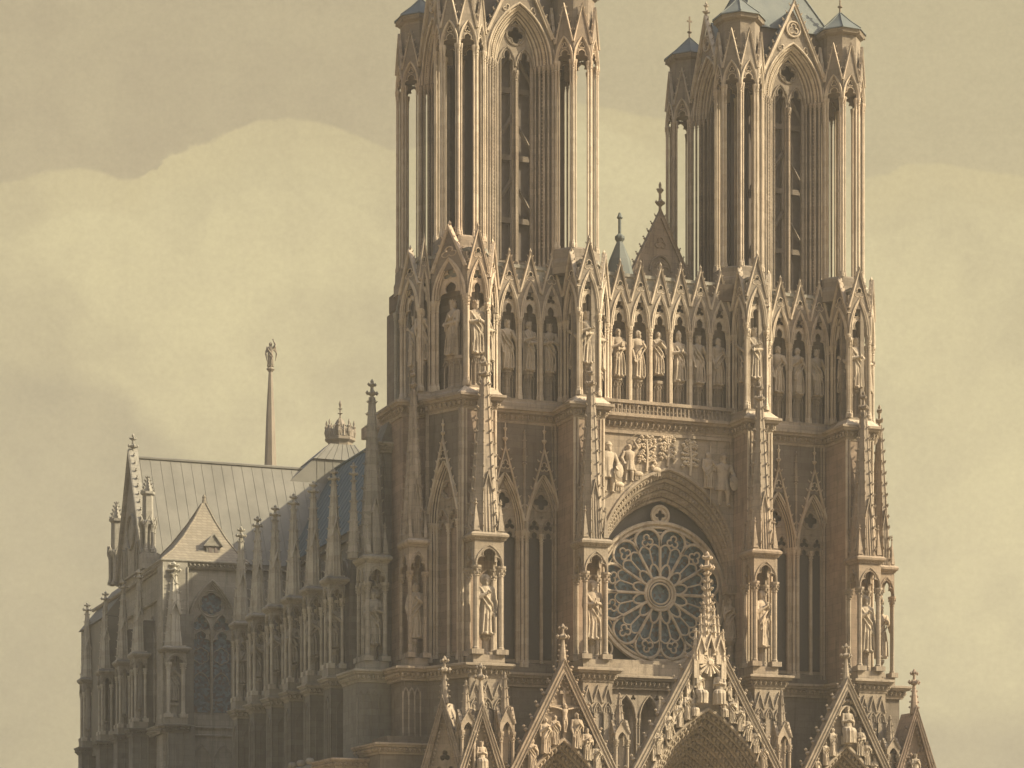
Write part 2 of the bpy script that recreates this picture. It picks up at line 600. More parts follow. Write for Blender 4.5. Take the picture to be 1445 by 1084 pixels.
def gable(m, cx, zf, hw, za, t, y0, y1, nc=6, cs=0.16, hole=3, fin=0.0, infill=True, panel=None):
    path = [(cx - hw, zf), (cx, za), (cx + hw, zf)]
    ribbon(m, path, t, y0, y1)
    sl = math.hypot(hw, za - zf)
    bead(m, [(cx - hw - t * .3, y0, zf), (cx, y0, za + t * .6), (cx + hw + t * .3, y0, zf)], t * 0.30, 5)
    nx, nz = (za - zf) / sl, hw / sl
    ym = (y0 + y1) / 2
    for sgn in (-1, 1):
        crockets(m, (cx + sgn * (hw + t * .4), ym, zf), (cx + sgn * t * .5, ym, za), nc, cs, (sgn * nx, 0, nz))
    if infill:
        h = za - zf
        inner = [(cx - hw + t * .4, zf), (cx, za - t), (cx + hw - t * .4, zf)]
        holes = []
        if hole:
            rr = min(hw * 0.44, h * 0.17)
            holes = [foil(cx, zf + h * 0.40, hole, rr)]
        plate(panel or m, inner, holes, y0 + (y1 - y0) * .35, y1 - (y1 - y0) * .1, True)
        for hl in holes:
            bead(m, xz(hl, y0 + (y1 - y0) * .33), 0.05, 4, True)
    if fin:
        finial(m, cx, ym, za + t * .2, fin, t * 0.75)


def spire(m, cx, cy, z0, z1, r, n=8, nc=10, cs=0.15, rt=0.10):
    ph = PI / n
    vs = [(cx + r * math.cos(ph + 2 * PI * j / n), cy + r * math.sin(ph + 2 * PI * j / n), z0) for j in range(n)]
    vt = [(cx + rt * math.cos(ph + 2 * PI * j / n), cy + rt * math.sin(ph + 2 * PI * j / n), z1) for j in range(n)]
    m.add(vs + vt, [(j, (j + 1) % n, n + (j + 1) % n, n + j) for j in range(n)] + [tuple(range(n - 1, -1, -1)), tuple(range(n, 2 * n))])
    for j in range(n):
        bead(m, [vs[j], vt[j]], r * 0.075, 5, r1=0.035)
        if nc:
            a = ph + 2 * PI * j / n
            crockets(m, vs[j], vt[j], nc, cs, (math.cos(a), math.sin(a), 0))


def offset_path(pts, o, closed=False):
    P = [Vector(p) for p in pts]
    k = len(P)
    out = []
    for i, p in enumerate(P):
        a = P[i - 1] if (i > 0 or closed) else None
        b = P[(i + 1) % k] if (i < k - 1 or closed) else None
        d0 = (p - a).normalized() if a is not None else (b - p).normalized()
        d1 = (b - p).normalized() if b is not None else d0
        n0, n1 = Vector((d0.y, -d0.x)), Vector((d1.y, -d1.x))
        nn = n0 + n1
        if nn.length < 1e-6:
            nn = n0.copy()
        nn.normalize()
        c = max(0.4, nn.dot(n0))
        out.append(p + nn * (o / c))
    return out


def sweep(m, pts, prof, closed=False):
    """profile [(outward, z)] run along a plan polyline; outward is to the right of travel"""
    rings = [[(q.x, q.y, z) for q in offset_path(pts, o, closed)] for o, z in prof]
    k, np_ = len(pts), len(prof)
    vs = [p for rg in rings for p in rg]
    fs = []
    for i in range(np_ - 1):
        for j in range(k if closed else k - 1):
            j2 = (j + 1) % k
            fs.append((i * k + j, i * k + j2, (i + 1) * k + j2, (i + 1) * k + j))
    if not closed:
        fs.append(tuple(i * k for i in range(np_)))
        fs.append(tuple(i * k + k - 1 for i in range(np_ - 1, -1, -1)))
    m.add(vs, fs)


def along(pts, step, o=0.0, closed=False):
    P = [Vector((q.x, q.y)) for q in offset_path(pts, o, closed)]
    if closed:
        P.append(P[0])
    res = []
    for a, b in zip(P, P[1:]):
        L = (b - a).length
        n = max(1, int(L / step))
        for i in range(n):
            p = a.lerp(b, (i + .5) / n)
            res.append((p.x, p.y))
    return res


def cornice(m, pts, zt, h=1.1, out=0.65, closed=False, leaf=0.46, back=0.3):
    sweep(m, pts, [(-back, zt - h), (0.06, zt - h), (0.10, zt - h * .86), (0.16, zt - h * .82), (0.12, zt - h * .74), (0.22, zt - h * .42), (out * .72, zt - h * .36), (out * .80, zt - h * .24), (out, zt - h * .18), (out, zt - h * .03),
                   (out * .8, zt), (-back, zt + 0.02)], closed)
    for x, y in along(pts, leaf, 0.30, closed):
        blob(m, x, y, zt - h * .56, 0.17, 0.17, h * .20)
    for x, y in along(pts, leaf * .5, 0.22, closed):
        blob(m, x, y, zt - h * .70, 0.085, 0.085, 0.10)


def oct_pts(cx, cy, r, n=8):
    return [(cx + r * math.cos(PI / n + 2 * PI * j / n), cy + r * math.sin(PI / n + 2 * PI * j / n)) for j in range(n)][::-1]


# ------------------------------------------------------------------ things, parts, copies
def thing(name, label, cat, group=None, loc=(0, 0, 0), rz=0.0):
    o = bpy.data.objects.new(name, None)
    COL.objects.link(o)
    o.location = loc
    o.rotation_euler.z = rz
    o['label'], o['category'] = label, cat
    if group:
        o['group'] = group
    return o


def hub(name, parent, loc=(0, 0, 0), rz=0.0, label=None):       # an Empty standing for a part made only of sub-parts
    o = bpy.data.objects.new(name, None)
    COL.objects.link(o)
    o.parent = parent
    o.location = loc
    o.rotation_euler.z = rz
    if label:
        o['label'] = label
    return o


def copy_tree(o, parent, loc=None, rz=None, scale=None, label=None, mat=None):
    c = o.copy()
    COL.objects.link(c)
    c.parent = parent
    if loc is not None:
        c.location = loc
    if rz is not None:
        c.rotation_euler.z = rz
    if scale is not None:
        c.scale = scale
    if label:
        c['label'] = label
    elif 'label' in c:
        del c['label']
    if mat and c.data:
        c.material_slots[0].link = 'OBJECT'
        c.material_slots[0].material = mat
    for ch in list(o.children):
        copy_tree(ch, c, mat=mat)
    return c


random.seed(7)
CATH = thing('cathedral', 'huge gothic limestone cathedral with two square belfry towers, rose window and long buttressed flank', 'cathedral')


# ================================================================== repeatable pieces of the building
def tabernacle(par, wd, dp, h_cap, h_top, h_spire, mat=STONE, fin=2.3, pins=True, nc=13):
    """open canopy on colonnettes with a crocketed spire; local z=0 is the cornice it stands on"""
    hw = wd / 2
    m = MB()
    zs = h_cap
    za = h_top - 0.75
    rise = (za - zs) * 0.72
    o1 = cusped(0, hw - .2, zs, zs + .02, rise)
    for y0, y1 in ((0.0, 0.22), (dp - .22, dp)):
        notch(m, [(-hw, zs)] + o1 + [(hw, zs)], [(hw, za), (-hw, za)], y0, y1)
    bead(m, xz(arch(0, zs, hw - .1, rise + .28), -.03), .075, 5)
    bead(m, xz(o1[1:-1], -.02), .05, 4)
    nside = max(1, round(dp / 1.7))
    for sgn in (-1, 1):
        m.M = Matrix.Translation((sgn * (hw - .004), 0, 0)) @ Matrix.Rotation(-PI / 2, 4, 'Z') if sgn < 0 else Matrix.Translation((hw - .004, 0, 0)) @ Matrix.Rotation(PI / 2, 4, 'Z')
        # local x of the side face runs along depth
        for k in range(nside):
            a = .225 + (dp - .45) / nside * k
            b = .225 + (dp - .45) / nside * (k + 1)
            A, B = (-b, -a) if sgn < 0 else (a, b)
            cxs = (A + B) / 2
            hs = (B - A) / 2
            op = cusped(cxs, hs - .16, zs, zs + .02, min(rise, hs * 1.7))
            notch(m, [(A, zs)] + op + [(B, zs)], [(B, za), (A, za)], 0.0, 0.2)
            bead(m, xz(arch(cxs, zs, hs - .06, min(rise, hs * 1.7) + .25), -.03), .07, 5)
        m.M = None
    box(m, -hw + .03, hw - .03, 0.03, dp - .03, za - .02, za + .12)
    root = m.build('tabernacle', mat, par)
    m = MB()
    box(m, -hw - .1, hw + .1, 0.0, dp, 0, 0.85)
    m.build('plinth', mat, root)
    m = MB()
    rect = [(-hw, dp), (-hw, 0), (hw, 0), (hw, dp)]
    sweep(m, rect, [(-.2, za + .1), (.08, za + .1), (.12, za + .22), (.25, za + .3), (.36, za + .42), (.38, za + .6), (.2, za + .78), (-.3, za + .9)])
    for x, y in along(rect, .3, .16):
        blob(m, x, y, za + .24, .09, .09, .12)
    m.build('cornice', mat, root)
    cr = min(.25, wd * .10)
    pts = [(-hw + .2, .2), (hw - .2, .2)]
    for k in range(1, nside + 1):
        y = dp / nside * k - (.2 if k == nside else 0)
        pts += [(-hw + .2, y), (hw - .2, y)]
    for x, y in pts:
        m = MB()
        column(m, x, y, .85, zs, cr, 8)
        box(m, x - cr * 2.1, x + cr * 2.1, y - cr * 2.1, y + cr * 2.1, .85, 1.3)
        m.build('colonnette', mat, root)
    m = MB()
    sr = min(wd, dp) * .54
    spire(m, 0, dp / 2, h_top, h_spire, sr, 8, nc, .15 * wd / 2.5 + .03, sr * .24)
    # canted foot and the little front lucarne
    zz = h_top + .9
    m.add([(-.34, -.02, h_top + .05), (.34, -.02, h_top + .05), (.28, .35, h_top + 4.6), (-.28, .35, h_top + 4.6), (-.34, .8, h_top + .05), (.34, .8, h_top + .05)], [(0, 1, 2, 3), (1, 5, 2), (4, 0, 3)])
    ribbon(m, [(-.36, h_top + 3.9), (0, h_top + 5.4), (.36, h_top + 3.9)], .12, .12, .55)
    for q in (-.3, 0, .3):
        bead(m, [(q, -.05, h_top + .1), (q * .85, .3, h_top + 4.2)], .06, 5)
    box(m, -hw, hw, 0.02, dp, h_top - .02, h_top + .22)
    m.build('spire', mat, root)
    m = MB()
    finial(m, 0, dp / 2, h_spire - .25, fin, .34)
    m.build('finial', mat, root)
    if pins:
        for sx_ in (-1, 1):
            for yy in (.22, dp - .22):
                m = MB()
                x = sx_ * (hw - .2)
                frustum(m, x - .27, x + .27, yy - .27, yy + .27, h_top + .2, x - .03, x + .03, yy - .03, yy + .03, h_top + 2.5)
                finial(m, x, yy, h_top + 2.4, .65, .13, False)
                m.build('corner_pinnacle', mat, root)
    m = MB()
    pz = .85
    lathe(m, 0, dp * .42, [(.42, pz), (.42, pz + .25), (.3, pz + .35), (.28, pz + 1.3), (.46, pz + 1.55), (.46, pz + 1.8)], 8)
    m.build('pedestal', mat, root)
    return root


def gallery_bay(par, wd=2.1, mat=STONE):
    """one arch of the kings' gallery; local z=0 at the gallery floor, y=0 the front"""
    hw = wd / 2
    zs, za = 7.5, 10.55
    m = MB()
    out = lancet(0, hw, zs, zs, za - zs + .75)
    hole = lancet(0, hw - .27, zs, zs, za - zs - .1)
    notch(m, [(-hw, zs)] + hole + [(hw, zs)], [(hw, za + .4), (.05, za + .75), (-hw, za + .4)], .06, .5)
    root = m.build('gallery_bay', TOWER, par)
    m = MB()
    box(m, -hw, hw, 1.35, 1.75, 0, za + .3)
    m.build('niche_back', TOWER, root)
    m = MB()
    pn = MB()
    gable(m, 0, za - .75, hw - .05, 13.35, .19, -.06, .34, 6, .13, 3, 0.0, True, pn)
    blob(m, 0, .14, 13.6, .13, .13, .3)
    for dd, rr, yy in ((.10, .085, 0.02), (.27, .06, .03), (.36, .05, .14)):
        bead(m, xz(arch(0, zs, hw - dd, za - zs + .3 - dd), yy), rr, 5)
    gb_ = m.build('gablet', PALE, root)
    pn.build('gablet_panel', SOOT_SHADE, gb_.parent)
    m = MB()
    hi = hw - .3
    oc = cusped(0, hi - .07, zs, zs + .02, 1.35)
    tr = foil(0, zs + 1.95, 3, min(.47, hi * .62))
    notch(m, oc, arch(0, zs, hi, za - zs - .15)[::-1], .30, .48, [tr])
    bead(m, xz(oc[1:-1], .28), .05, 4)
    bead(m, xz(tr, .28), .05, 4, True)
    m.build('tracery', PALE, root)
    for sgn in (-1, 1):
        m = MB()
        for dx, dy, rr in ((0, .16, .125), (-sgn * .17, .34, .085), (sgn * -.02, .42, .085)):
            column(m, sgn * (hw - .06) + dx, dy, 0, zs, rr, 8, rr > .1)
        m.build('shaft_cluster', PALE, root)
    m = MB()
    lathe(m, 0, .85, [(.5, 0), (.5, .2), (.38, .3), (.36, 2.1), (.52, 2.4), (.6, 2.45), (.6, 2.72)], 8, PI / 8)
    for j in (-1, 0, 1):
        x = j * .34
        bead(m, xz(arch(x, 1.75, .15, .35, 4), .43 + abs(j) * .12), .05, 4)
        bead(m, [(x - .15, .43 + abs(j) * .12, 0), (x - .15, .43 + abs(j) * .12, 1.75)], .05, 4)
        bead(m, [(x + .15, .43 + abs(j) * .12, 0), (x + .15, .43 + abs(j) * .12, 1.75)], .05, 4)
        bead(m, [(x - .17, .40, 2.0), (x, .38, 2.5), (x + .17, .40, 2.0)], .05, 4)
    m.build('pedestal', mat, root)
    return root


def window_tracery(hw, z0, zs, rise, lights=2, big=4, bar=.16, y0=0.0, y1=.4, round_r=None, eyes=True):
    """two-light tracery plate with a foiled circle above"""
    m = MB()
    apex = zs + rise
    outer = lancet(0, hw, z0, zs, rise, 9)
    lw = hw / 2 - bar * .75
    zl = zs - hw * .15
    lr = hw * .78
    holes = []
    lc = hw / 2 - bar * .1
    dz = hw * .62 if eyes else -.05
    for sgn in (-1, 1):
        holes.append(cusped(sgn * lc, lw, z0 + .3, zs - dz, hw * .70))
        if eyes:
            holes.append(foil(sgn * lc, zs + hw * .42, 3, lw * .92))
    R_ = round_r or hw * .53
    cz = zs + rise * (.60 if eyes else .70)
    if eyes:
        holes.append(foil(0, zs + hw * 1.0, 3, .17, -PI / 2))
        holes.append(foil(0, cz + R_ * 1.14 + .32, 3, .15))
    fo = foil(0, cz, big, R_, PI / 2, 12)
    holes.append(fo)
    plate(m, outer, holes, y0, y1, True)
    bead(m, xz(circ(0, cz, R_ * 1.14, 26), y0 - .05), .09, 5, True)
    for h in holes:
        bead(m, xz(h, y0 - .02), .06, 5, True)
    for sgn in (-1, 1):
        bead(m, xz(arch(sgn * hw / 2, zs - hw * .1, hw / 2 - .02, hw * .98, 7), y0 - .06), .095, 5)
    return m


def jamb_shafts(m, x, y, z0, z1, n, step, depth, r):
    for k in range(n):
        column(m, x + step * k, y + depth * k, z0, z1, r * (1.15 if k % 2 == 0 else .8), 8, k % 2 == 0)


def statue_mesh(name, kind='king', pose=0, seed=1, crown=None, beard=True, tunic=False, wings=False):
    """draped stone figure, 1 unit tall, fused to one skin by a voxel remesh"""
    rnd = random.Random(seed)
    m = MB()
    sway = rnd.uniform(-.030, .030)
    nf = rnd.randint(7, 10)
    ph = rnd.uniform(0, 6)
    turn = rnd.uniform(-.5, .5)
    seated = kind == 'seated'
    bare = kind == 'crucified'

    def loft(secs, n=36, fold=0.0):
        vs, fs = [], []
        for i, (z, rx, ry, cx, cy, fa) in enumerate(secs):
            for j in range(n):
                a = 2 * PI * j / n
                k = 1 + fa * math.sin(nf * a + ph + z * 3.0) + fa * .5 * math.sin((nf * 2 + 1) * a + ph * 2)
                vs.append((cx + rx * k * math.cos(a), cy + ry * k * math.sin(a), z))
        for i in range(len(secs) - 1):
            for j in range(n):
                fs.append((i * n + j, i * n + (j + 1) % n, (i + 1) * n + (j + 1) % n, (i + 1) * n + j))
        fs.append(tuple(range(n - 1, -1, -1)))
        fs.append(tuple((len(secs) - 1) * n + j for j in range(n)))
        m.add(vs, fs)
    sx_ = lambda z: sway * math.sin(PI * min(z, .9) / .9)
    top = .80
    if bare:
        for sgn in (-1, 1):
            bead(m, [(sgn * .045, 0, .50), (sgn * .05, -.05, .30), (sgn * .02, 0, .05)], .052, 10, r1=.026)
            ball(m, (sgn * .02, -.03, .03), .03, 8, 6, (1, 1.6, .8))
        loft([(.40, .085, .065, 0, 0, .06), (.47, .095, .075, 0, 0, .07), (.52, .085, .06, 0, 0, .03), (.60, .075, .055, 0, 0, 0), (.72, .105, .065, 0, 0, 0), (.79, .11, .055, 0, 0, 0), (.83, .045, .045, 0, 0, 0), (.87, .04, .04, 0, -.01, 0)])
    elif tunic:
        for sgn in (-1, 1):
            bead(m, [(sgn * .055, 0, .42), (sgn * .065, -.02 - .02 * sgn, .24), (sgn * .075, 0.01, .04)], .060, 10, r1=.034)
            ball(m, (sgn * .08, -.035, .025), .034, 8, 6, (.9, 1.7, .75))
        loft([(.30, .135, .105, sx_(.3), 0, .10), (.40, .12, .095, sx_(.4), 0, .08), (.55, .098, .078, sx_(.55), 0, .03), (.70, .120, .085, sx_(.7), 0, .01), (.78, .135, .070, sx_(.78), 0, 0), (.815, .09, .055, sx_(.8), 0, 0), (.84, .045, .045, sx_(.84), 0, 0), (.88, .042, .042, sx_(.85), -.005, 0)])
    elif seated:
        loft([(0, .19, .13, 0, -.13, .10), (.15, .18, .13, 0, -.14, .10), (.32, .19, .19, 0, -.10, .08), (.40, .17, .19, 0, -.06, .05), (.44, .13, .11, 0, 0, .03), (.56, .115, .09, 0, 0, .03), (.70, .125, .085, 0, 0, .01), (.78, .135, .07, 0, 0, 0), (.815, .09, .055, 0, 0, 0), (.84, .045, .045, 0, 0, 0), (.88, .042, .042, 0, -.005, 0)])
    else:
        for sgn in (-1, 1):
            ball(m, (sgn * .05, -.085, .02), .04, 8, 6, (.9, 1.6, .7))
        loft([(0.0, .135, .105, 0, 0, .11), (.08, .128, .10, sx_(.08), 0, .11), (.25, .116, .092, sx_(.25), 0, .10), (.42, .118, .095, sx_(.42), -.005, .08), (.52, .112, .088, sx_(.52), 0, .05), (.58, .100, .080, sx_(.58), 0, .03),
              (.70, .122, .088, sx_(.7), 0, .015), (.775, .138, .072, sx_(.775), 0, 0), (.815, .095, .056, sx_(.8), 0, 0), (.84, .046, .046, sx_(.84), 0, 0), (.88, .042, .042, sx_(.85), -.005, 0)])
        # cloak edge and a sash of folds across the body
        s = rnd.choice((-1, 1))
        bead(m, [(s * .12, -.03, .79), (s * .06, -.10, .66), (-s * .06, -.10, .52), (-s * .12, -.06, .40)], .020, 7)
        bead(m, [(s * .13, -.02, .76), (s * .10, -.09, .60), (-s * .01, -.108, .44), (-s * .11, -.07, .30)], .017, 7)
        for q in range(4):
            xx = -.09 + .06 * q + rnd.uniform(-.012, .012)
            bead(m, [(xx * .8 + sx_(.5), -.088, .50), (xx + .01, -.098, .28), (xx * 1.15, -.105, .03)], .013, 6, r1=.018)
    # head with brow, nose, eyes, mouth, ears, hair
    hx, hy, hz = sx_(.85) * .8, -.012, .925
    ct, st = math.cos(turn), math.sin(turn)
    H = lambda x, y, z: (hx + x * ct - y * st, hy + x * st + y * ct, hz + z)
    ball(m, H(0, 0, .003), .056, 14, 10, (.92, 1.06, 1.22))
    ball(m, H(0, -.050, -.004), .014, 7, 5, (.8, 1.2, 1.5))
    ball(m, H(0, -.050, -.034), .016, 7, 5, (1.3, .8, .5))
    for sgn in (-1, 1):
        ball(m, H(sgn * .021, -.050, .010), .010, 7, 5)
        ball(m, H(sgn * .020, -.051, .026), .013, 7, 5, (1.5, .8, .6))
        ball(m, H(sgn * .053, .004, .0), .014, 7, 5, (.6, .9, 1.5))
        ball(m, H(sgn * .045, .018, -.012), .035, 8, 6, (.8, 1.1, 1.8))
    ball(m, H(0, .016, .018), .058, 12, 8, (1.0, 1.02, 1.12))
    if beard:
        ball(m, H(0, -.038, -.062), .032, 9, 7, (.95, .8, 1.45))
    if crown == 'crown':
        lathe(m, hx, hy, [(.058, hz + .030), (.064, hz + .060), (.055, hz + .062)], 14)
        for j in range(8):
            a = j * PI / 4
            blob(m, hx + .060 * math.cos(a), hy + .060 * math.sin(a), hz + .072, .014, .014, .024)
    elif crown == 'mitre':
        lathe(m, hx, hy, [(.055, hz + .03), (.062, hz + .07), (.045, hz + .115), (.008, hz + .155)], 12)
    elif crown == 'halo':
        m.M = Matrix.Translation((hx, hy + .045, hz + .005)) @ Matrix.Rotation(PI / 2, 4, 'X')
        lathe(m, 0, 0, [(.098, -.012), (.104, 0), (.098, .014), (.085, .016)], 22)
        m.M = None
    elif crown == 'helmet':
        ball(m, H(0, .004, .028), .064, 12, 8, (1, 1.05, 1.1))
        lathe(m, hx, hy, [(.066, hz + .02), (.075, hz + .026), (.066, hz + .034)], 14)
    # arms: shoulder, elbow, wrist
    poses = {0: (((-.17, -.03, .585), (-.03, -.125, .60)), ((.17, -.03, .585), (.05, -.125, .62))),
             1: (((-.17, -.03, .60), (-.02, -.13, .72)), ((.17, -.03, .60), (.02, -.13, .72))),
             2: (((-.165, -.02, .58), (-.13, -.07, .42)), ((.17, -.04, .60), (.05, -.13, .70))),
             3: (((-.175, -.04, .60), (-.05, -.13, .68)), ((.165, -.01, .58), (.15, -.05, .41))),
             4: (((-.17, -.03, .59), (.03, -.13, .66)), ((.17, -.03, .59), (-.01, -.13, .56))),
             5: (((-.28, 0, .84), (-.45, 0, .87)), ((.28, 0, .84), (.45, 0, .87))),
             6: (((-.18, -.02, .62), (-.15, -.11, .52)), ((.21, -.02, .90), (.13, -.02, 1.06))),
             7: (((-.22, -.02, .68), (-.25, -.04, .84)), ((.17, -.05, .59), (.12, -.12, .52)))}
    for sgn, (el, wr) in zip((-1, 1), poses[pose]):
        sh = (sgn * .125 + sx_(.78), 0, .775 if not bare else .80)
        thick = .036 if not bare else .03
        bead(m, [sh, el], thick * 1.2, 10, r1=thick)
        bead(m, [el, wr], thick * (1.25 if not bare else .95), 10, r1=thick * .72)
        ball(m, el, thick * 1.05, 9, 6)
        ball(m, sh, thick * 1.2, 9, 6)
        if not bare and not tunic:
            bead(m, [(el[0], el[1], el[2] + .01), (el[0] * .96, el[1] - .03, el[2] - .13)], .038, 9, r1=.016)
        d = (Vector(wr) - Vector(el)).normalized()
        side = d.cross(Vector((0, 1, 0)))
        if side.length < .1:
            side = Vector((1, 0, 0))
        side.normalize()
        pc = Vector(wr) + d * .030
        ball(m, tuple(pc), .024, 9, 6, (1.0, .9, 1.15))
        for q in range(4):
            b0 = pc + d * .014 + side * (.0165 * (q - 1.5))
            L = (.040, .048, .046, .036)[q]
            b1 = b0 + d * L * .6 + Vector((0, -.006, -.004))
            b2 = b1 + d * L * .35 + Vector((0, -.004, -.016))
            bead(m, [tuple(b0), tuple(b1), tuple(b2)], .0085, 6, r1=.0065)
        t0 = pc + side * -.02 * sgn
        bead(m, [tuple(t0), tuple(t0 - side * .018 * sgn + d * .02), tuple(t0 - side * .016 * sgn + d * .038)], .009, 6, r1=.007)
    if kind == 'book':
        box(m, -.005, .075, -.165, -.135, .60, .70)
    if kind == 'staff':
        bead(m, [(-.15, -.10, .0), (-.15, -.10, 1.02)], .011, 7)
    if kind == 'warrior':
        bead(m, [(-.25, -.06, .0), (-.25, -.06, 1.14)], .012, 7)
        blob(m, -.25, -.06, 1.17, .022, .022, .06)
        ball(m, (.14, -.15, .43), .10, 14, 8, (.85, .22, 1.5))
    if kind == 'swordsman':
        bead(m, [(.14, -.02, 1.04), (.02, -.02, 1.14), (.24, -.02, 1.32)], .012, 6)
    if wings:
        for sgn in (-1, 1):
            for q in range(7):
                a = .25 + q * .10
                bead(m, [(sgn * .06, .07, .76), (sgn * (.17 + q * .012), .11, .86 - q * .05), (sgn * (.24 - q * .012), .13, .52 - q * .045)], .034, 7, r1=.015)
    me = bpy.data.meshes.new(name)
    me.from_pydata(m.v, [], m.f)
    tmp = bpy.data.objects.new('tmp', me)
    COL.objects.link(tmp)
    md = tmp.modifiers.new('skin', 'REMESH')
    md.mode = 'VOXEL'
    md.voxel_size = .0085
    dg = bpy.context.evaluated_depsgraph_get()
    res = bpy.data.meshes.new_from_object(tmp.evaluated_get(dg))
    res.name = name
    bpy.data.objects.remove(tmp)
    bpy.data.meshes.remove(me)
    res.materials.clear()
    res.materials.append(STATUE)
    res.polygons.foreach_set('use_smooth', [True] * len(res.polygons))
    return res


FIG = {}


def fig(key):
    if key not in FIG:
        specs = {'king_belly': dict(pose=0, seed=3, crown='crown'), 'king_staff': dict(kind='staff', pose=4, seed=5, crown='crown'), 'king_side': dict(pose=2, seed=8, crown='crown'),
                 'bishop': dict(pose=0, seed=11, crown='mitre'), 'praying': dict(pose=1, seed=14, beard=False), 'book': dict(kind='book', pose=4, seed=17), 'king_cross': dict(pose=4, seed=22, crown='crown'),
                 'saint_halo': dict(pose=3, seed=27, crown='halo'), 'saint_book': dict(kind='book', pose=0, seed=31, crown='halo'), 'mourner': dict(pose=1, seed=36, beard=False), 'elder': dict(pose=2, seed=41),
                 'seated': dict(kind='seated', pose=0, seed=45, crown='crown'), 'seated_praying': dict(kind='seated', pose=1, seed=47, crown='crown', beard=False),
                 'tunic': dict(pose=2, seed=51, tunic=True, beard=False), 'swordsman': dict(kind='swordsman', pose=6, seed=52, tunic=True, beard=False), 'warrior': dict(kind='warrior', pose=7, seed=55, tunic=True, crown='helmet'),
                 'crucified': dict(kind='crucified', pose=5, seed=60), 'angel': dict(pose=6, seed=63, wings=True, beard=False)}
        FIG[key] = statue_mesh('carved_' + key, **specs[key])
    return FIG[key]


def statue(key, loc, h, label, group, rz=0.0, mat=None, name='statue', cat='statue'):
    o = bpy.data.objects.new(name, fig(key))
    COL.objects.link(o)
    o.location = loc
    o.scale = (h, h, h)
    o.rotation_euler.z = rz
    o['label'], o['category'] = label, cat
    if group:
        o['group'] = group
    if mat:
        o.material_slots[0].link = 'OBJECT'
        o.material_slots[0].material = mat
    return o


def carved(key, par, loc, h, rz=0.0, sc=(1, 1, 1), mat=None, name='carved_figure'):
    o = bpy.data.objects.new(name, fig(key))
    COL.objects.link(o)
    o.parent = par
    o.location = loc
    o.scale = (h * sc[0], h * sc[1], h * sc[2])
    o.rotation_euler.z = rz
    if mat:
        o.material_slots[0].link = 'OBJECT'
        o.material_slots[0].material = mat
    return o


# ================================================================== ground
g = MB()
g.add([(-2500, -700, 0), (2500, -700, 0), (2500, 3500, 0), (-2500, 3500, 0)], [(0, 1, 2, 3)])
gm, gt, gb, gpos = mat_base('dusty_paving')
gn = gt.noise(gpos, 0.15, 6.0, 0.6)
gt.put(gb.inputs['Base Color'], gt.mix(gn, (0.20, 0.165, 0.11, 1), (0.30, 0.25, 0.17, 1)))
go = g.build('ground', gm)
go['kind'] = 'structure'

# ================================================================== west front: piers, walls
BODY = [(-18.5, -15.4), (-7.75, -4.9), (9.75, 12.15), (20.1, 22.9)]
LOW = [(-18.84, -15.54), (-8.06, -5.2), (9.05, 12.0), (19.94, 22.74)]
TABX = [(-16.87, 2.75), (-6.62, 2.35), (10.36, 2.4), (21.28, 2.35)]
PIER_NAMES = ['left outer front pier beside the tower corner', 'front pier left of the rose window', 'front pier right of the rose window', 'right outer front pier']

for k in range(4):
    x0, x1 = BODY[k]
    m = MB()
    if k == 0:
        box(m, x0, -17.4, 2.4, 3.0, 24, 48.3)
        plan_prism(m, [(-22.5, 14), (-22.5, 7.4), (-20.75, 7.4), (-19.5, 6.9), (-17.55, 3.1), (-17.4, 2.42), (x1, 2.4), (x1, 14)], 24, 48.3)
    elif k == 3:
        plan_prism(m, [(x0, 14), (x0, 2.4), (x1, 2.4), (24.3, 5), (24.3, 14)], 24, 48.3)
    else:
        box(m, x0, x1, 2.4, 14, 24, 48.3)
    root = m.build('buttress', RED, CATH)
    m = MB()
    # rolls and a crocketed shaft on each front edge
    for ex in (x0, x1):
        bead(m, [(ex, 2.4, 25.4), (ex, 2.4, 48.2)], .13, 6)
        s = 1 if ex == x0 else -1
        bead(m, [(ex + s * .32, 2.36, 25.4), (ex + s * .32, 2.36, 48.2)], .08, 6)
    m.build('edge_shafts', PALE, root)
    root['label'] = PIER_NAMES[k]
    # lower stage with gabled blind arcade
    x0, x1 = LOW[k]
    m = MB()
    box(m, x0, x1, -.3, 6, 0, 24.2)
    wd = (x1 - x0) / 3
    for i in range(3):
        cx = x0 + wd * (i + .5)
        ribbon(m, [(cx - wd / 2 + .03, 22.1), (cx, 23.55), (cx + wd / 2 - .03, 22.1)], .13, -.46, -.29)
        bead(m, xz(arch(cx, 21.2, wd * .42, .95, 6), -.38), .075, 5)
        bead(m, xz(cusped(cx, wd * .34, 21.0, 21.05, .75)[1:-1], -.36), .05, 4)
        for ex in (cx - wd / 2, cx + wd / 2):
            bead(m, [(ex, -.42, 15.5), (ex, -.42, 21.3)], .085, 6)
            blob(m, ex, -.44, 21.15, .16, .13, .2)
    # same arcade, narrower, on the left return
    for i in range(2):
        cy = .5 + i * 1.6
        bead(m, [(x0 - .05, cy - .75, 21.2), (x0 - .05, cy - .45, 22.1), (x0 - .05, cy, 22.5), (x0 - .05, cy + .45, 22.1), (x0 - .05, cy + .75, 21.2)], .07, 5)
        bead(m, [(x0 - .05, cy - .75, 22.3), (x0 - .05, cy, 23.6), (x0 - .05, cy + .75, 22.3)], .07, 5)
        bead(m, [(x0 - .06, cy - .75, 15), (x0 - .06, cy - .75, 21.2)], .08, 5)
    if k in (0, 1, 2):           # trailing leaf carving on the left panel
        cx = x0 + wd * .5
        for q in range(13):
            z = 16.0 + q * .42
            blob(m, cx + (.16 if q % 2 else -.16), -.36, z, .17, .12, .2)
    m.build('pier_base', STONE, root)

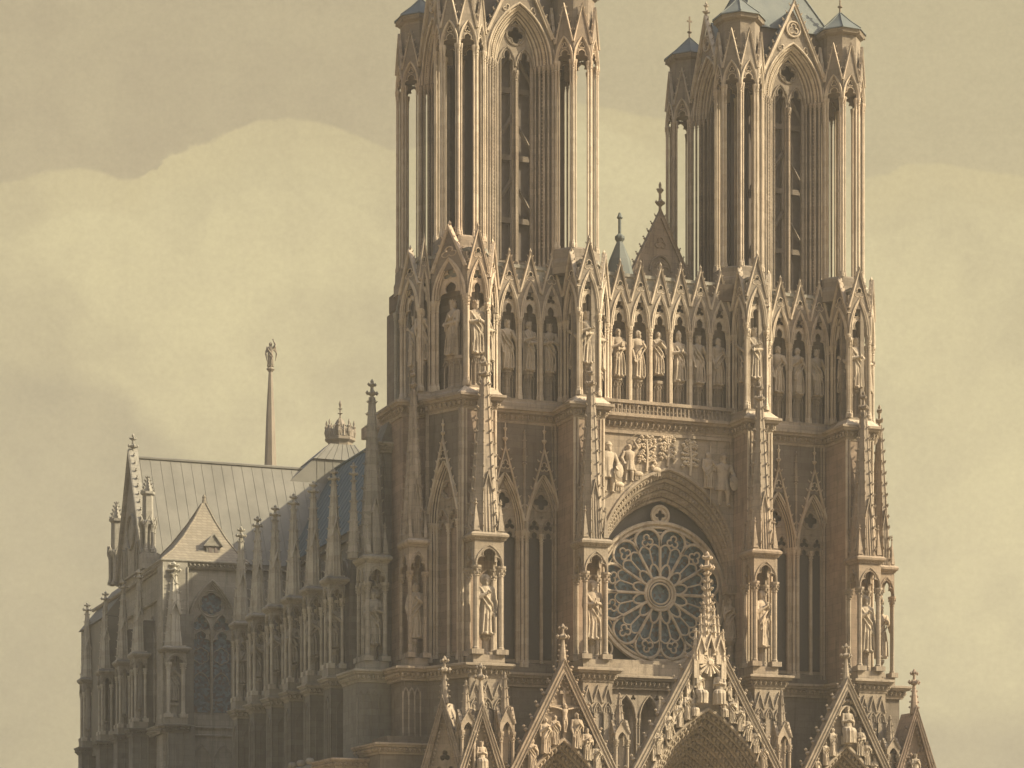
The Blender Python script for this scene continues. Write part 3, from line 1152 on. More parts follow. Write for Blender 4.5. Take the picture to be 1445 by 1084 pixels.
m = MB()
LP = [(-23.7, 9), (-23.6, 4.3), (-21.2, 4.3), (-18.95, -.25), (-15.5, -.3), (-15.5, 5.9), (-8.1, 5.9), (-8.1, -.3), (-5.15, -.3), (-5.15, 4.6), (9.0, 4.6), (9.0, -.3), (12.05, -.3), (12.05, 5.9), (19.9, 5.9), (19.9, -.3), (22.8, -.3), (24.9, 4.3), (27.2, 4.3), (27.2, 9)]
cornice(m, LP, 25.2, 1.25, .75)
plan_prism(m, [(-23.5, 13.5), (-23.45, 4.4), (-21.2, 4.4), (-18.9, -.15), (-15.6, -.15), (-15.6, 6.0), (-8, 6.0), (-8, -.15), (-5.25, -.15), (-5.25, 4.7), (9.1, 4.7), (9.1, -.15), (11.95, -.15), (11.95, 6.0), (20, 6.0), (20, -.15), (22.7, -.15), (24.8, 4.4), (27.1, 4.4), (27.1, 13.5)], 24.9, 25.18)
m.build('lower_cornice', STONE, CATH)

m = MB()
UP = [(-22.6, 13.0), (-22.6, 7.3), (-20.8, 7.3), (-20.55, 6.35), (-18.5, 2.4), (-15.35, 2.4), (-15.35, 6.6), (-7.8, 6.6), (-7.8, 2.4), (-4.85, 2.4), (-4.85, 5.6), (9.7, 5.6), (9.7, 2.4), (12.15, 2.4), (12.15, 6.6), (20.05, 6.6), (20.05, 2.4), (22.95, 2.4), (24.35, 5), (24.35, 12)]
cornice(m, UP, 49.5, 1.4, .75, leaf=.55)
UPI = [tuple(q) for q in offset_path(UP, -.1)]
plan_prism(m, [(UPI[0][0], 20)] + UPI + [(UPI[-1][0], 20)], 48.4, 49.46)
m.build('upper_cornice', STONE, CATH)

for (x0, x1) in BODY:         # sloping weatherings on the pier heads
    m = MB()
    frustum(m, x0 - .45, x1 + .45, 1.75, 4.5, 49.5, x0 + .25, x1 - .25, 2.55, 4.5, 50.25)
    m.build('weathering', PALE, CATH)

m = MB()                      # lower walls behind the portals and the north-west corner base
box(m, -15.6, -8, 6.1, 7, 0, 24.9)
m.build('bay_base_wall', SOOT_SHADE, CATH)
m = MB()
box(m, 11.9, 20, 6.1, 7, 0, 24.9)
m.build('bay_base_wall', SOOT_SHADE, CATH)
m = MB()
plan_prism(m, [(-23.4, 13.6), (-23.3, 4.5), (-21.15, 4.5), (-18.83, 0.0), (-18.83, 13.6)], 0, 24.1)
m.build('corner_base_wall', SOOT_SHADE, CATH)
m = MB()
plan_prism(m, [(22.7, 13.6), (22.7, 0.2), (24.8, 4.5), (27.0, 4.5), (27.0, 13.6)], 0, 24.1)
m.build('corner_base_wall', SOOT_SHADE, CATH)


# ------------------------------------------------------------------ twin lancet bays
def lancet_window(par, hw=1.72, z0=26.3, zs=38.3, rise=5.1, glass=DIM, za=45.9, fin=2.2, mat=STONE, name='lancet_window', foils=4, gab=True):
    m = window_tracery(hw - .28, z0, zs, rise - .35, big=foils, y0=.55, y1=.8, bar=.17)
    root = m.build(name, mat, par)
    m = MB()
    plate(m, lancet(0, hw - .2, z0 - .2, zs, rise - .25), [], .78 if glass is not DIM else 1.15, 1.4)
    m.build('blind_panel' if glass is not DIM else 'pane', glass, root)
    m = MB()
    for dd, rr, yy in ((-.14, .10, -.10), (.06, .085, .0), (.21, .07, .2), (.33, .085, .42)):
        bead(m, xz(arch(0, zs, hw - dd, rise - dd * 1.2 + .05, 10), yy), rr, 6)
    A = arch(0, zs, hw + .1, rise + .2, 10)
    for i, (x, z) in enumerate(A):
        if i % 1 == 0:
            blob(m, x, -.10, z + .02, .09, .09, .09)
    m.build('archivolt', PALE, root)
    for sgn in (-1, 1):
        m = MB()
        for dx, dy, rr in ((.0, -.05, .15), (.20, .2, .10), (.32, .42, .12)):
            column(m, sgn * (hw - dx), dy, z0 - .5, zs + .05, rr, 8, rr > .11)
        m.build('jamb_shafts', PALE, root)
    m = MB()
    column(m, 0, .5, z0 - .5, zs - .1, .15, 8)
    m.build('mullion', PALE, root)
    if gab:
        m = MB()
        gable(m, 0, zs + .9, hw + .12, za, .20, -.34, -.1, 8, .17, 0, fin, False)
        h = za - zs - .9
        tf = foil(0, zs + rise + (za - zs - rise) * .33, 3, .42)
        zt = za - .35
        zb = zs + rise + .15
        sl = (hw + .12) / (za - zs - .9)
        pn = MB()
        plate(pn, [(-(zt - zb) * sl - .05, zb), ((zt - zb) * sl + .05, zb), (0, zt)], [tf], -.22, -.04, True)
        bead(m, xz(tf, -.24), .06, 4, True)
        m.build('gablet', PALE, root)
        pn.build('gablet_panel', SOOT_SHADE, root)
    return root


WIN = None
for side, (xa, xb, c1, c2) in enumerate(((-15.45, -7.7, -12.95, -9.12), (12.1, 20.15, 14.95, 18.8))):
    m = MB()
    H = [[(x, z) for x, z in lancet(c, 1.75, 26.2, 38.3, 5.15, 9)] for c in (c1, c2)]
    plate(m, [(xa, 24.5), (xb, 24.5), (xb, 48.6), (xa, 48.6)], H, 6.6, 7.4)
    box(m, xa, xb, 6.2, 6.7, 25.1, 25.75)
    wl = m.build('bay_wall', SOOT_SHADE, CATH)
    m = MB()
    cm = (c1 + c2) / 2
    for xx in (cm,):
        bead(m, [(xx, 6.5, 38.5), (xx, 6.5, 44.6)], .13, 6)
        blob(m, xx, 6.48, 44.5, .25, .2, .25)
        spire(m, xx, 6.5, 44.7, 47.6, .2, 6, 4, .08, .03)
    for ex in (xa + .25, xb - .25):
        bead(m, [(ex, 6.53, 25.5), (ex, 6.53, 48.2)], .12, 6)
        bead(m, [(ex + (.3 if ex < cm else -.3), 6.56, 25.5), (ex + (.3 if ex < cm else -.3), 6.56, 48.2)], .08, 6)
    m.build('wall_shafts', STONE, wl)
    m = MB()
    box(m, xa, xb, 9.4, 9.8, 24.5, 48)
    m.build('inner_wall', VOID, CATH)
    for c in (c1, c2):
        if WIN is None:
            WIN = lancet_window(CATH)
            WIN.location = (c, 6.62, 0)
        else:
            copy_tree(WIN, CATH, (c, 6.62, 0))

bw = lancet_window(CATH, 1.72, 26.3, 38.3, 5.3, RED, 45.6, 1.9, STONE, 'blind_window')
ANG = math.atan2(-3.9, 2.0)
bw.location = (-19.5, 4.45, 0)
bw.rotation_euler.z = ANG
bw['label'] = 'blind tracery window on the canted tower corner'
m = MB()
m.M = Matrix.Translation((-19.5, 4.45, 0)) @ Matrix.Rotation(ANG, 4, 'Z')
plate(m, [(-2.19, 24.5), (2.19, 24.5), (2.19, 48.4), (-2.19, 48.4)], [lancet(0, 1.72, 26.1, 38.3, 5.3, 9)], -.02, .8, True)
cw = m.build('canted_wall', SOOT_SHADE, CATH)
M_ = m.M
m = MB()
m.M = M_
for ex in (-2.05, 2.1):
    bead(m, [(ex, -.2, 25.3), (ex, -.2, 48.2)], .13, 6)
    bead(m, [(ex * .9, -.18, 25.3), (ex * .9, -.18, 48.2)], .07, 6)
m.build('wall_shafts', STONE, cw)

# ------------------------------------------------------------------ centre: rose, arch, relief
AX, RZ, RR = 3.05, 33.35, 6.68
m = MB()
hole = lancet(AX, 6.9, 26.0, 36.0, 8.8, 14)
hole = [(max(-4.75, min(9.7, x)), z) for x, z in hole]
plate(m, [(-4.95, 24.6), (9.8, 24.6), (9.8, 48.6), (-4.95, 48.6)], [hole], 5.6, 6.3)
box(m, -4.9, 9.75, 4.75, 7.9, 25.15, 26.35)
box(m, -4.9, 9.75, 5.2, 7.9, 26.35, 26.75)
m.build('rose_wall', STONE, CATH)
m = MB()
rv = MB()
no = 9
prev = None
for k in range(no):
    t = k / (no - 1)
    hw = 6.9 - .15 * t
    A = arch(AX, 36.0 - 2.0 * t, hw, 8.8 - .5 * t, 16)
    A = [(max(-4.8, min(9.72, x)), z) for x, z in A]
    A = [(A[0][0], 26.5)] + A + [(A[-1][0], 26.5)]
    y = 5.58 + 1.9 * t
    P = xz(A, y)
    bead(m, P, 0.2 if k in (0, 3, 6, 8) else .10, 6)
    if prev:
        n = len(P)
        rv.add(prev + P, [(i, i + 1, n + i + 1, n + i) for i in range(n - 1)])
        if k in (2, 5, 7):
            for i in range(4, n - 4):
                a = Vector(P[i])
                b = Vector(prev[i])
                c = (a + b) / 2
                for q in range(2):
                    d = (Vector(P[i + 1]) + Vector(prev[i + 1])) / 2
                    e = c.lerp(d, q / 2)
                    blob(m, e.x, e.y - .12, e.z - .04, .25, .2, .30)
    prev = P
ra_ = m.build('rose_arch', STONE, CATH)
rv.build('arch_reveal', SOOT_SHADE, ra_)

YR = 7.5
rose = MB()
bead(rose, xz(circ(AX, RZ, RR, 72), YR), 0.211, 6, True)
bead(rose, xz(circ(AX, RZ, RR - .42, 72), YR + .05), 0.137, 6, True)
ribbon(rose, circ(AX, RZ, RR - .2, 72), .42, YR + .05, YR + .3, True)
for i in range(72):
    a = 2 * PI * i / 72
    blob(rose, AX + (RR - .21) * math.cos(a), YR, RZ + (RR - .21) * math.sin(a), .09, .1, .09)
rw = rose.build('rose_window', PALE, CATH)
m = MB()
plate(m, circ(AX, RZ, RR - .1, 60), [], YR + .42, YR + .6)
m.build('stained_glass', GLASS, rw)
m = MB()
plate(m, lancet(AX, 6.85, 26.6, 34.0, 8.2, 14), [], YR + .64, YR + .8)
m.build('spandrel_glazing', DIM, rw)
m = MB()
for r_, b in ((1.55, .14), (1.25, .10), (.98, .10)):
    bead(m, xz(circ(AX, RZ, r_, 32), YR), b, 6, True)
ribbon(m, circ(AX, RZ, 1.40, 32), .3, YR + .02, YR + .25, True)
m.build('hub', PALE, rw)
RO = RR - .55
pol = lambda r_, a: (AX + r_ * math.cos(a), RZ + r_ * math.sin(a))
for i in range(12):
    a = PI / 12 + i * PI / 6 - PI / 12
    # main spoke
    m = MB()
    bead(m, xz([pol(1.55, a), pol(4.55, a)], YR + .02), 0.149, 6)
    c = pol(4.45, a)
    blob(m, c[0], YR, c[1], .2, .15, .2)
    c = pol(1.8, a)
    blob(m, c[0], YR, c[1], .17, .13, .17)
    m.build('spoke', PALE, rw)
    # petal between spokes: inner arch with secondary bar, outer lobe and trefoil
    m = MB()
    b = a + PI / 12
    inner = []
    for q in range(9):
        t = q / 8
        ang = a + PI / 6 * t
        inner.append(pol(1.9 + .95 * math.sin(PI * t), ang))
    bead(m, xz(inner, YR + .03), 0.105, 5)
    bead(m, xz([pol(2.85, b), pol(4.3, b)], YR + .03), 0.087, 5)
    for sg in (-1, 1):       # two lancet heads inside the petal
        hd = []
        for q in range(7):
            t = q / 6
            ang = b + sg * PI / 12 * t
            hd.append(pol(4.25 + .42 * math.sin(PI * t), ang))
        bead(m, xz(hd, YR + .04), 0.087, 5)
    lob = []
    for q in range(15):
        t = q / 14
        ang = a + PI / 6 * (.5 - .5 * math.cos(PI * t))
        lob.append(pol(4.5 + (RO - 4.5 + .1) * math.sin(PI * t) ** .75, ang))
    bead(m, xz(lob, YR), 0.149, 6)
    cc = pol(5.12, b)
    tf = foil(cc[0], cc[1], 3, .56, b)
    bead(m, xz(tf, YR + .05), 0.093, 5, True)
    c0, c1 = pol(5.65, b - PI / 12), pol(RO, b - PI / 12)
    tf = foil(*pol(5.62, a), 3, .26, a + PI)
    bead(m, xz(tf, YR + .05), 0.061, 4, True)
    m.build('petal', PALE, rw)
m = MB()
bead(m, xz(circ(AX, 40.75, .85, 26), YR), 0.161, 6, True)
fo = foil(AX, 40.75, 4, .6)
bead(m, xz(fo, YR + .04), 0.111, 5, True)
plate(m, circ(AX, 40.75, .83, 26), [fo], YR + .06, YR + .3, True)
m.build('oculus', PALE, rw)
for sgn in (-1, 1):
    m = MB()
    c = (AX + sgn * 5.75, 28.0)
    bead(m, xz(circ(c[0], c[1], .85, 20), YR + .05), 0.111, 5, True)
    m.build('corner_ring', PALE, rw)

# carved panel of giant and shepherd above the arch
m = MB()
box(m, -4.7, -4.45, 5.42, 5.6, 41.5, 48.1)
box(m, 9.3, 9.55, 5.42, 5.6, 41.5, 48.1)
box(m, -4.5, 9.3, 5.44, 5.6, 47.75, 48.05)
panel = m.build('relief_panel', STONE, CATH)
for key, x, z, h, rz in (('warrior', -3.1, 42.1, 4.7, .15), ('swordsman', -1.05, 43.3, 3.5, -.1), ('elder', 7.1, 43.2, 3.4, .2), ('warrior', 8.7, 41.6, 4.9, -.1)):
    carved(key, panel, (x, 5.5, z), h, rz, (1.15, 1.0, 1))


def carved_tree(x, z0, h, s):
    rnd = random.Random(int(x * 100))
    m = MB()
    bead(m, [(x, 5.48, z0), (x + .1, 5.45, z0 + h * .5), (x, 5.48, z0 + h)], .13, 6)
    for lv in range(4):
        z = z0 + h * (.35 + .21 * lv)
        for sg in (-1, 1):
            bead(m, [(x, 5.48, z - .3), (x + sg * s * .5, 5.42, z)], .07, 5)
            for q in range(5):
                blob(m, x + sg * s * (.25 + .16 * q) + rnd.uniform(-.12, .12), 5.46, z + .22 * math.sin(q * 1.1) + rnd.uniform(-.14, .14), .24, .17, .2)
    for q in range(4):
        blob(m, x + rnd.uniform(-.3, .3), 5.46, z0 + h + rnd.uniform(-.1, .3), .22, .16, .2)
    m.build('carved_tree', PALE, panel)


carved_tree(.75, 44.4, 3.0, .95)
carved_tree(2.9, 45.0, 2.6, .75)
carved_tree(5.2, 44.3, 3.0, .8)
for x, z in ((-2.0, 43.0), (-.05, 44.1), (1.8, 44.6)):
    m = MB()
    ball(m, (x, 5.48, z), .32, 10, 6, (1.5, .6, .8))
    ball(m, (x - .45, 5.42, z + .28), .17, 8, 6, (1.1, .7, 1))
    for q in (-.3, -.1, .15, .3):
        bead(m, [(x + q, 5.48, z - .1), (x + q, 5.46, z - .6)], .06, 5)
    m.build('carved_sheep', PALE, panel)

# balustrade before the central kings
m = MB()
x = -4.7
while x < 9.2:
    lathe(m, x, 5.15, [(.11, 49.5), (.11, 49.62), (.075, 49.7), (.07, 50.35), (.12, 50.45)], 6)
    bead(m, xz(arch(x + .2, 50.35, .17, .2, 3), 5.15), .05, 4)
    x += .4
box(m, -4.85, 9.7, 4.98, 5.32, 50.5, 50.8)
box(m, -4.85, 9.7, 5.0, 5.3, 49.44, 49.6)
m.build('balustrade', STONE, CATH)

# open arcade under the rose
m = MB()
wv = 2.36
for i in range(6):
    cx = -5.15 + wv * (i + .5)
    box(m, cx + wv / 2 - .04, cx + wv / 2 + .04, 4.95, 5.1, 23.9, 24.2)
    hl = lancet(cx, wv * .40, 12.0, 21.3, 2.0)
    plate(m, [(cx - wv / 2, 11.9), (cx + wv / 2, 11.9), (cx + wv / 2, 24.2), (cx - wv / 2, 24.2)], [hl, foil(cx + wv / 2 - .42, 23.2, 3, .26)], 4.9, 5.3, True)
    bead(m, xz(arch(cx, 21.3, wv * .42, 2.15), 4.86), .09, 5)
    for sg in (-1, 1):
        column(m, cx + sg * wv * .44, 4.92, 12, 21.3, .11, 7, True)
m.build('arcade', STONE, CATH)
m = MB()
box(m, -5.2, 9.1, 6.4, 7.4, 0, 25.1)
box(m, -5.2, 9.1, 4.9, 6.4, 0, 11.9)
for i in range(5):
    bead(m, [(-3.4 + i * 2.9, 6.3, 12), (-3.4 + i * 2.9, 6.3, 24)], .3, 6)
m.build('arcade_back_wall', STONE, CATH)

# ------------------------------------------------------------------ tabernacles on the front piers
TAB0 = tabernacle(CATH, 2.55, 2.5, 8.7, 11.6, 25.4)
TABS = []
for k in range(4):
    x, wd = TABX[k]
    t = TAB0 if k == 0 else copy_tree(TAB0, CATH)
    t.location = (x, 0.05, 25.2)
    t.scale = (wd / 2.55, 1, 1)
    t['label'] = 'statue canopy on the ' + PIER_NAMES[k]
t = copy_tree(TAB0, CATH, (25.7, 4.7, 25.2), scale=(.68, 1.1, 1), label='statue canopy on the right flank of the right tower')
N1 = copy_tree(TAB0, CATH, (-21.95, 4.6, 25.2), scale=(.66, 1.15, .985), label='statue canopy at the left corner of the left tower')

NT0 = tabernacle(CATH, 2.05, 3.0, 8.0, 10.4, 25.0, GREY, 1.9)
NT0.location = (-24.6, 8.4, 25.2)
NT0['label'] = 'tall canopy on the last tower buttress of the left flank'
m = MB()
spire(m, -26.35, 9.9, 35.4, 42.8, .55, 8, 8, .13)
finial(m, -26.35, 9.9, 42.6, 1.6, .26)
m.build('corner_pinnacle', GREY, CATH)
m = MB()
box(m, -26.4, -23.4, 8.1, 13.0, 0, 24.6)
box(m, -23.4, -21.2, 10.6, 13.0, 24.0, 46.0)
frustum(m, -23.6, -21.0, 10.4, 13.2, 46.2, -22.2, -21.0, 10.9, 13.2, 49.6)
for ex in (-23.4, -23.1):
    bead(m, [(ex, 10.6, 25.2), (ex, 10.6, 45)], .12, 6)
for x, sgn in ((-26.6, 1), (-25.9, 1), (-25.2, 1), (-24.5, 1)):
    bead(m, [(x, 8.05, 15), (x, 8.05, 23)], .09, 5)
for x in (-26.25, -25.55, -24.85):
    bead(m, xz(arch(x, 22.6, .3, .7, 5), 8.05), .07, 5)
nb = m.build('buttress', SOOTGREY, CATH)
m = MB()
cornice(m, [(-26.45, 13), (-26.45, 8.05), (-23.35, 8.05), (-23.35, 9.5)], 25.2, 1.15, .65)
box(m, -26.4, -23.4, 8.1, 13, 24.9, 25.18)
m.build('cornice', GREY, nb)
m = MB()
cornice(m, [(-23.5, 13.2), (-23.5, 10.5), (-21.2, 10.5)], 46.3, .9, .5)
m.build('cornice', GREY, nb)

# lower stepped stages of the north-west corner
m = MB()
box(m, -26.2, -21.4, 2.4, 9, 0, 17.6)
box(m, -25.2, -21.3, 3.4, 9, 17.5, 18.9)
box(m, -29.2, -25.6, 6.0, 12, 0, 16.4)
st = m.build('corner_base', SOOT_SHADE, CATH)
m = MB()
cornice(m, [(-26.3, 9), (-26.3, 2.3), (-21.2, 2.3), (-21.0, 3.5)], 18.2, 1.0, .6)
cornice(m, [(-29.3, 12), (-29.3, 5.9), (-26.2, 5.9)], 17.0, .9, .5)
m.build('cornice', STONE, st)
m = MB()
for i in range(8):
    bead(m, [(-23.5 + .55 * i - .0, 4.26, 19), (-23.5 + .55 * i, 4.26, 23)], .07, 5) if i < 4 else None
for i in range(3):
    bead(m, xz(arch(-23.22 + .55 * i, 22.6, .25, .7, 5), 4.26), .07, 5)
m.build('blind_arcade', STONE, st)

# ------------------------------------------------------------------ kings' gallery
BAY = gallery_bay(CATH)
SEG = [((-21.7, 10.8), (-21.3, 6.4), 1, 1.0), ((-21.3, 6.4), (-20.2, 6.4), 1, 1.05), ((-20.15, 6.35), (-18.15, 2.5), 1, 1.1), ((-18.05, 2.4), (-16.0, 2.4), 1, 1.06), ((-15.95, 2.4), (-13.75, 6.0), 1, 1.0),
       ((-13.65, 6.2), (-7.4, 6.2), 3, 1.0), ((-7.4, 6.1), (-7.42, 2.5), 1, 1.0), ((-7.4, 2.4), (-5.2, 2.4), 1, 1.06), ((-5.15, 2.4), (-3.05, 5.3), 1, 1.0), ((-2.95, 5.4), (9.38, 5.4), 6, 1.0), ((9.42, 5.3), (9.53, 2.5), 1, 1.0),
       ((9.55, 2.4), (11.8, 2.4), 1, 1.06), ((11.85, 2.4), (14.0, 6.1), 1, 1.0), ((14.05, 6.2), (20.3, 6.2), 3, 1.0), ((20.3, 6.1), (20.28, 2.5), 1, 1.0), ((20.3, 2.4), (22.65, 2.4), 1, 1.06), ((22.7, 2.4), (24.2, 4.3), 1, 1.0), ((24.25, 4.4), (24.5, 8.0), 1, 1.0)]
first = True
bay_pos = []
for si, (A, B, n, sz) in enumerate(SEG):
    A, B = Vector(A), Vector(B)
    d = (B - A) / n
    ang = math.atan2(d.y, d.x)
    for i in range(n):
        c = A + d * (i + .5)
        wd = d.length
        o = BAY if first else copy_tree(BAY, CATH)
        first = False
        o.location = (c.x, c.y, 50.3)
        o.rotation_euler.z = ang
        o.scale = (wd / 2.1, 1 if wd > 1.5 else .8, sz * random.uniform(.988, 1.012))
        inward = Vector((-math.sin(ang), math.cos(ang)))
        bay_pos.append((si, i, c, inward, ang, wd, sz))
KP = [A for A, B, n, s in SEG] + [SEG[-1][1]]
m = MB()
sweep(m, KP, [(-1.6, 49.47), (.10, 49.47), (.10, 49.9), (.0, 50.05), (.0, 50.31), (-1.6, 50.31)])
m.build('gallery_plinth', STONE, CATH)
KI = [tuple(q) for q in offset_path(KP, -1.55)]
m = MB()
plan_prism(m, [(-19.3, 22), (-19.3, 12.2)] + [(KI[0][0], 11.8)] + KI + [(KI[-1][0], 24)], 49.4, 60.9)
m.build('gallery_core', SOOT_SHADE, CATH)
m = MB()
KQ = [tuple(q) for q in offset_path(KP, -.55)]
sweep(m, [tuple(q) for q in KP], [(-.6, 60.2), (-.5, 60.2), (-.5, 62.3), (-.35, 62.4), (-.35, 62.7), (-1.0, 62.7), (-1.0, 60.2)])
m.build('parapet', GREY, CATH)
m = MB()
plan_prism(m, [(-19.4, 21), (-19.4, 12.0), (-20.8, 11.0), (-20.3, 8), (-17, 4.5), (-14.2, 7.9), (-7.2, 7.9), (-6.6, 4.2), (-4, 6), (-1.5, 6.4), (-1.5, 21)], 60.9, 62.5)
m.build('terrace', DARKS, CATH)
m = MB()
plan_prism(m, [(5.8, 21), (5.8, 6.4), (9.3, 5), (10.5, 4.2), (13.7, 7.9), (20.3, 7.9), (21.3, 4.2), (23.4, 5.6), (24.5, 9), (24.5, 21)], 60.9, 62.5)
m.build('terrace', DARKS, CATH)

m = MB()
for x, y in ((-21.95, 11.2), (-21.6, 11.6), (-20.9, 11.9), (-20.2, 12.1), (-19.5, 12.2)):
    column(m, x, y - .1, 49.6, 58.4, .14, 7)
for q in range(3):
    bead(m, [(-21.8 + q * .7, 11.4 + q * .2, 58.4), (-21.45 + q * .7, 11.5 + q * .2, 60.2), (-21.1 + q * .7, 11.6 + q * .2, 58.4)], .1, 5)
m.build('edge_shafts', GREY, CATH)

# ------------------------------------------------------------------ belfry towers
Z0 = 62.0


def corner_turret(par):
    m = MB()
    RT = 2.25
    lathe(m, 0, 0, [(RT + .35, 0), (RT + .35, 1.0), (RT + .22, 1.4), (RT + .2, 2.2), (RT, 2.4), (.2, 2.4)], 8, PI / 8)
    root = m.build('corner_turret', TOWER, par)
    m = MB()
    lathe(m, 0, 0, [(1.2, 20.8), (RT - .28, 20.8), (RT - .28, 25.7), (RT + .08, 25.85), (RT + .18, 26.1), (RT + .18, 26.25), (.3, 26.3)], 8, PI / 8)
    for j in range(8):
        a = PI / 8 + j * PI / 4
        for zz in (25.9,):
            blob(m, (RT + .1) * math.cos(a), (RT + .1) * math.sin(a), zz, .14)
    m.build('drum', TOWER, root)
    fw = RT * math.sin(PI / 8)
    ap = RT * math.cos(PI / 8)
    for j in range(8):
        a = PI / 8 + j * PI / 4
        m = MB()
        for da, rr, rad in ((0, .125, RT), (-.115, .08, RT - .10), (.115, .08, RT - .10), (0, .11, RT - .34)):
            column(m, rad * math.cos(a + da), rad * math.sin(a + da), 2.3, 19.6, rr, 8, rr > .12)
        m.build('shaft_cluster', PALE, root)
    for j in range(8):
        a = j * PI / 4
        m = MB()
        m.M = Matrix.Rotation(a - PI / 2 + PI, 4, 'Z') @ Matrix.Translation((0, -ap, 0))
        op = lancet(0, fw - .16, 19.55, 19.6, 1.95, 7)
        cu = cusped(0, fw - .18, 19.55, 19.6, 1.0)
        tf = foil(0, 20.95, 3, .27)
        notch(m, [(-fw, 19.55)] + op + [(fw, 19.55)], [(fw, 21.7), (0, 24.2), (-fw, 21.7)], -.08, .12)
        notch(m, cu, arch(0, 19.55, fw - .15, 2.0, 7)[::-1], .02, .16, [tf])
        m.build('arch_panel', TOWER, root)
        m = MB()
        m.M = Matrix.Rotation(a - PI / 2 + PI, 4, 'Z') @ Matrix.Translation((0, -ap, 0))
        gable(m, 0, 21.2, fw, 24.7, .15, -.20, .05, 5, .11, 0, 0, False)
        for dd, yy, rr in ((.02, -.12, .075), (.11, -.06, .055), (.18, 0, .05)):
            bead(m, xz(arch(0, 19.6, fw - dd, 2.2 - dd, 7), yy), rr, 5)
        bead(m, xz(tf, 0.0), .045, 4, True)
        bead(m, xz(cu[1:-1], 0.0), .045, 4)
        m.build('gablet', PALE, root)
    m = MB()
    n = 8
    lathe(m, 0, 0, [(RT + .32, 26.2), (RT + .26, 26.32), (1.3, 27.3), (.12, 28.4)], 8, PI / 8)
    for j in range(8):
        a = PI / 8 + j * PI / 4
        bead(m, [((RT + .28) * math.cos(a), (RT + .28) * math.sin(a), 26.33), (1.3 * math.cos(a), 1.3 * math.sin(a), 27.32), (.1 * math.cos(a), .1 * math.sin(a), 28.45)], .05, 5)
    m.build('roof', DLEAD, root)
    m = MB()
    lathe(m, 0, 0, [(.12, 28.3), (.09, 28.9), (.24, 29.0), (.24, 29.1), (.08, 29.2), (.07, 29.7)], 7)
    box(m, -.06, .06, -.06, .06, 29.6, 30.6)
    box(m, -.27, .27, -.055, .055, 30.05, 30.2)
    m.build('finial', BRONZE, root)
    return root


def belfry_window(par):
    """local y=0 on the wall face between two turrets, z=0 at Z0"""
    zs = 19.3
    m = window_tracery(1.78, 1.0, zs, 3.9, big=4, y0=.95, y1=1.25, bar=.36, round_r=.82, eyes=False)
    root = m.build('belfry_window', TOWER, par)
    m = MB()
    rv = MB()
    prev = None
    for k in range(6):
        t = k / 5
        hw = 3.1 - 1.25 * t
        y = -.15 + 1.1 * t
        A = arch(0, zs, hw, 5.3 - 1.15 * t, 10)
        P = xz(A, y)
        bead(m, P, .115 if k % 2 == 0 else .075, 6)
        if prev:
            n = len(P)
            rv.add(prev + [(x, y + .12, z) for x, y, z in P], [(i, i + 1, n + i + 1, n + i) for i in range(n - 1)])
            if k == 2:
                for i in range(n - 1):
                    for q in (0, .33, .66):
                        e = Vector(P[i]).lerp(Vector(P[i + 1]), q)
                        blob(m, e.x, e.y - .12, e.z + .1, .13, .12, .13)
        prev = P
    o = arch(0, zs, 3.1, 5.3, 10)
    plate(rv, [(-3.5, zs - .2), (-3.1, zs - .2)] + o + [(3.1, zs - .2), (3.5, zs - .2), (3.5, zs + 2.4), (0, zs + 8.4), (-3.5, zs + 2.4)], [], -.12, .6, True)
    m.build('archivolt', PALE, root)
    rv.build('arch_reveal', TOWER, root)
    for sgn in (-1, 1):
        m = MB()
        for k, (dx, dy, rr) in enumerate(((3.24, -.2, .125), (2.88, .04, .11), (2.53, .28, .12), (2.2, .54, .105), (1.9, .84, .075))):
            column(m, sgn * dx, dy, .6, zs, rr, 8, rr > .1)
            if k == 2:
                for q in range(44):
                    blob(m, sgn * (dx - .14), dy + .05, 2.6 + q * .36, .075, .07, .11)
        m.build('jamb_shafts', STONE, root)
        m = MB()
        m.add([(sgn * 3.4, .55, .6), (sgn * 1.8, 1.5, .6), (sgn * 1.8, 1.5, zs), (sgn * 3.4, .55, zs)], [(0, 1, 2, 3)])
        m.build('jamb_reveal', SOOT_SHADE, root)
    m = MB()
    for dx, dy, rr in ((0, .80, .135), (-.24, .98, .085), (.24, .98, .085)):
        column(m, dx, dy, .6, zs - .6, rr, 8)
    m.build('mullion', STONE, root)
    m = MB()
    gable(m, 0, zs + 2.3, 3.2, zs + 9.1, .30, -.42, -.12, 9, .19, 0, 1.5, False)
    cz = zs + 6.6
    bead(m, xz(circ(0, cz, .72, 22), -.18), .11, 6, True)
    bead(m, xz(foil(0, cz, 3, .5), -.16), .07, 5, True)
    for sgn in (-1, 1):
        bead(m, xz(foil(sgn * 1.25, zs + 4.65, 3, .34, 1.3), -.16), .06, 5, True)
    m.build('gable', PALE, root)
    return root


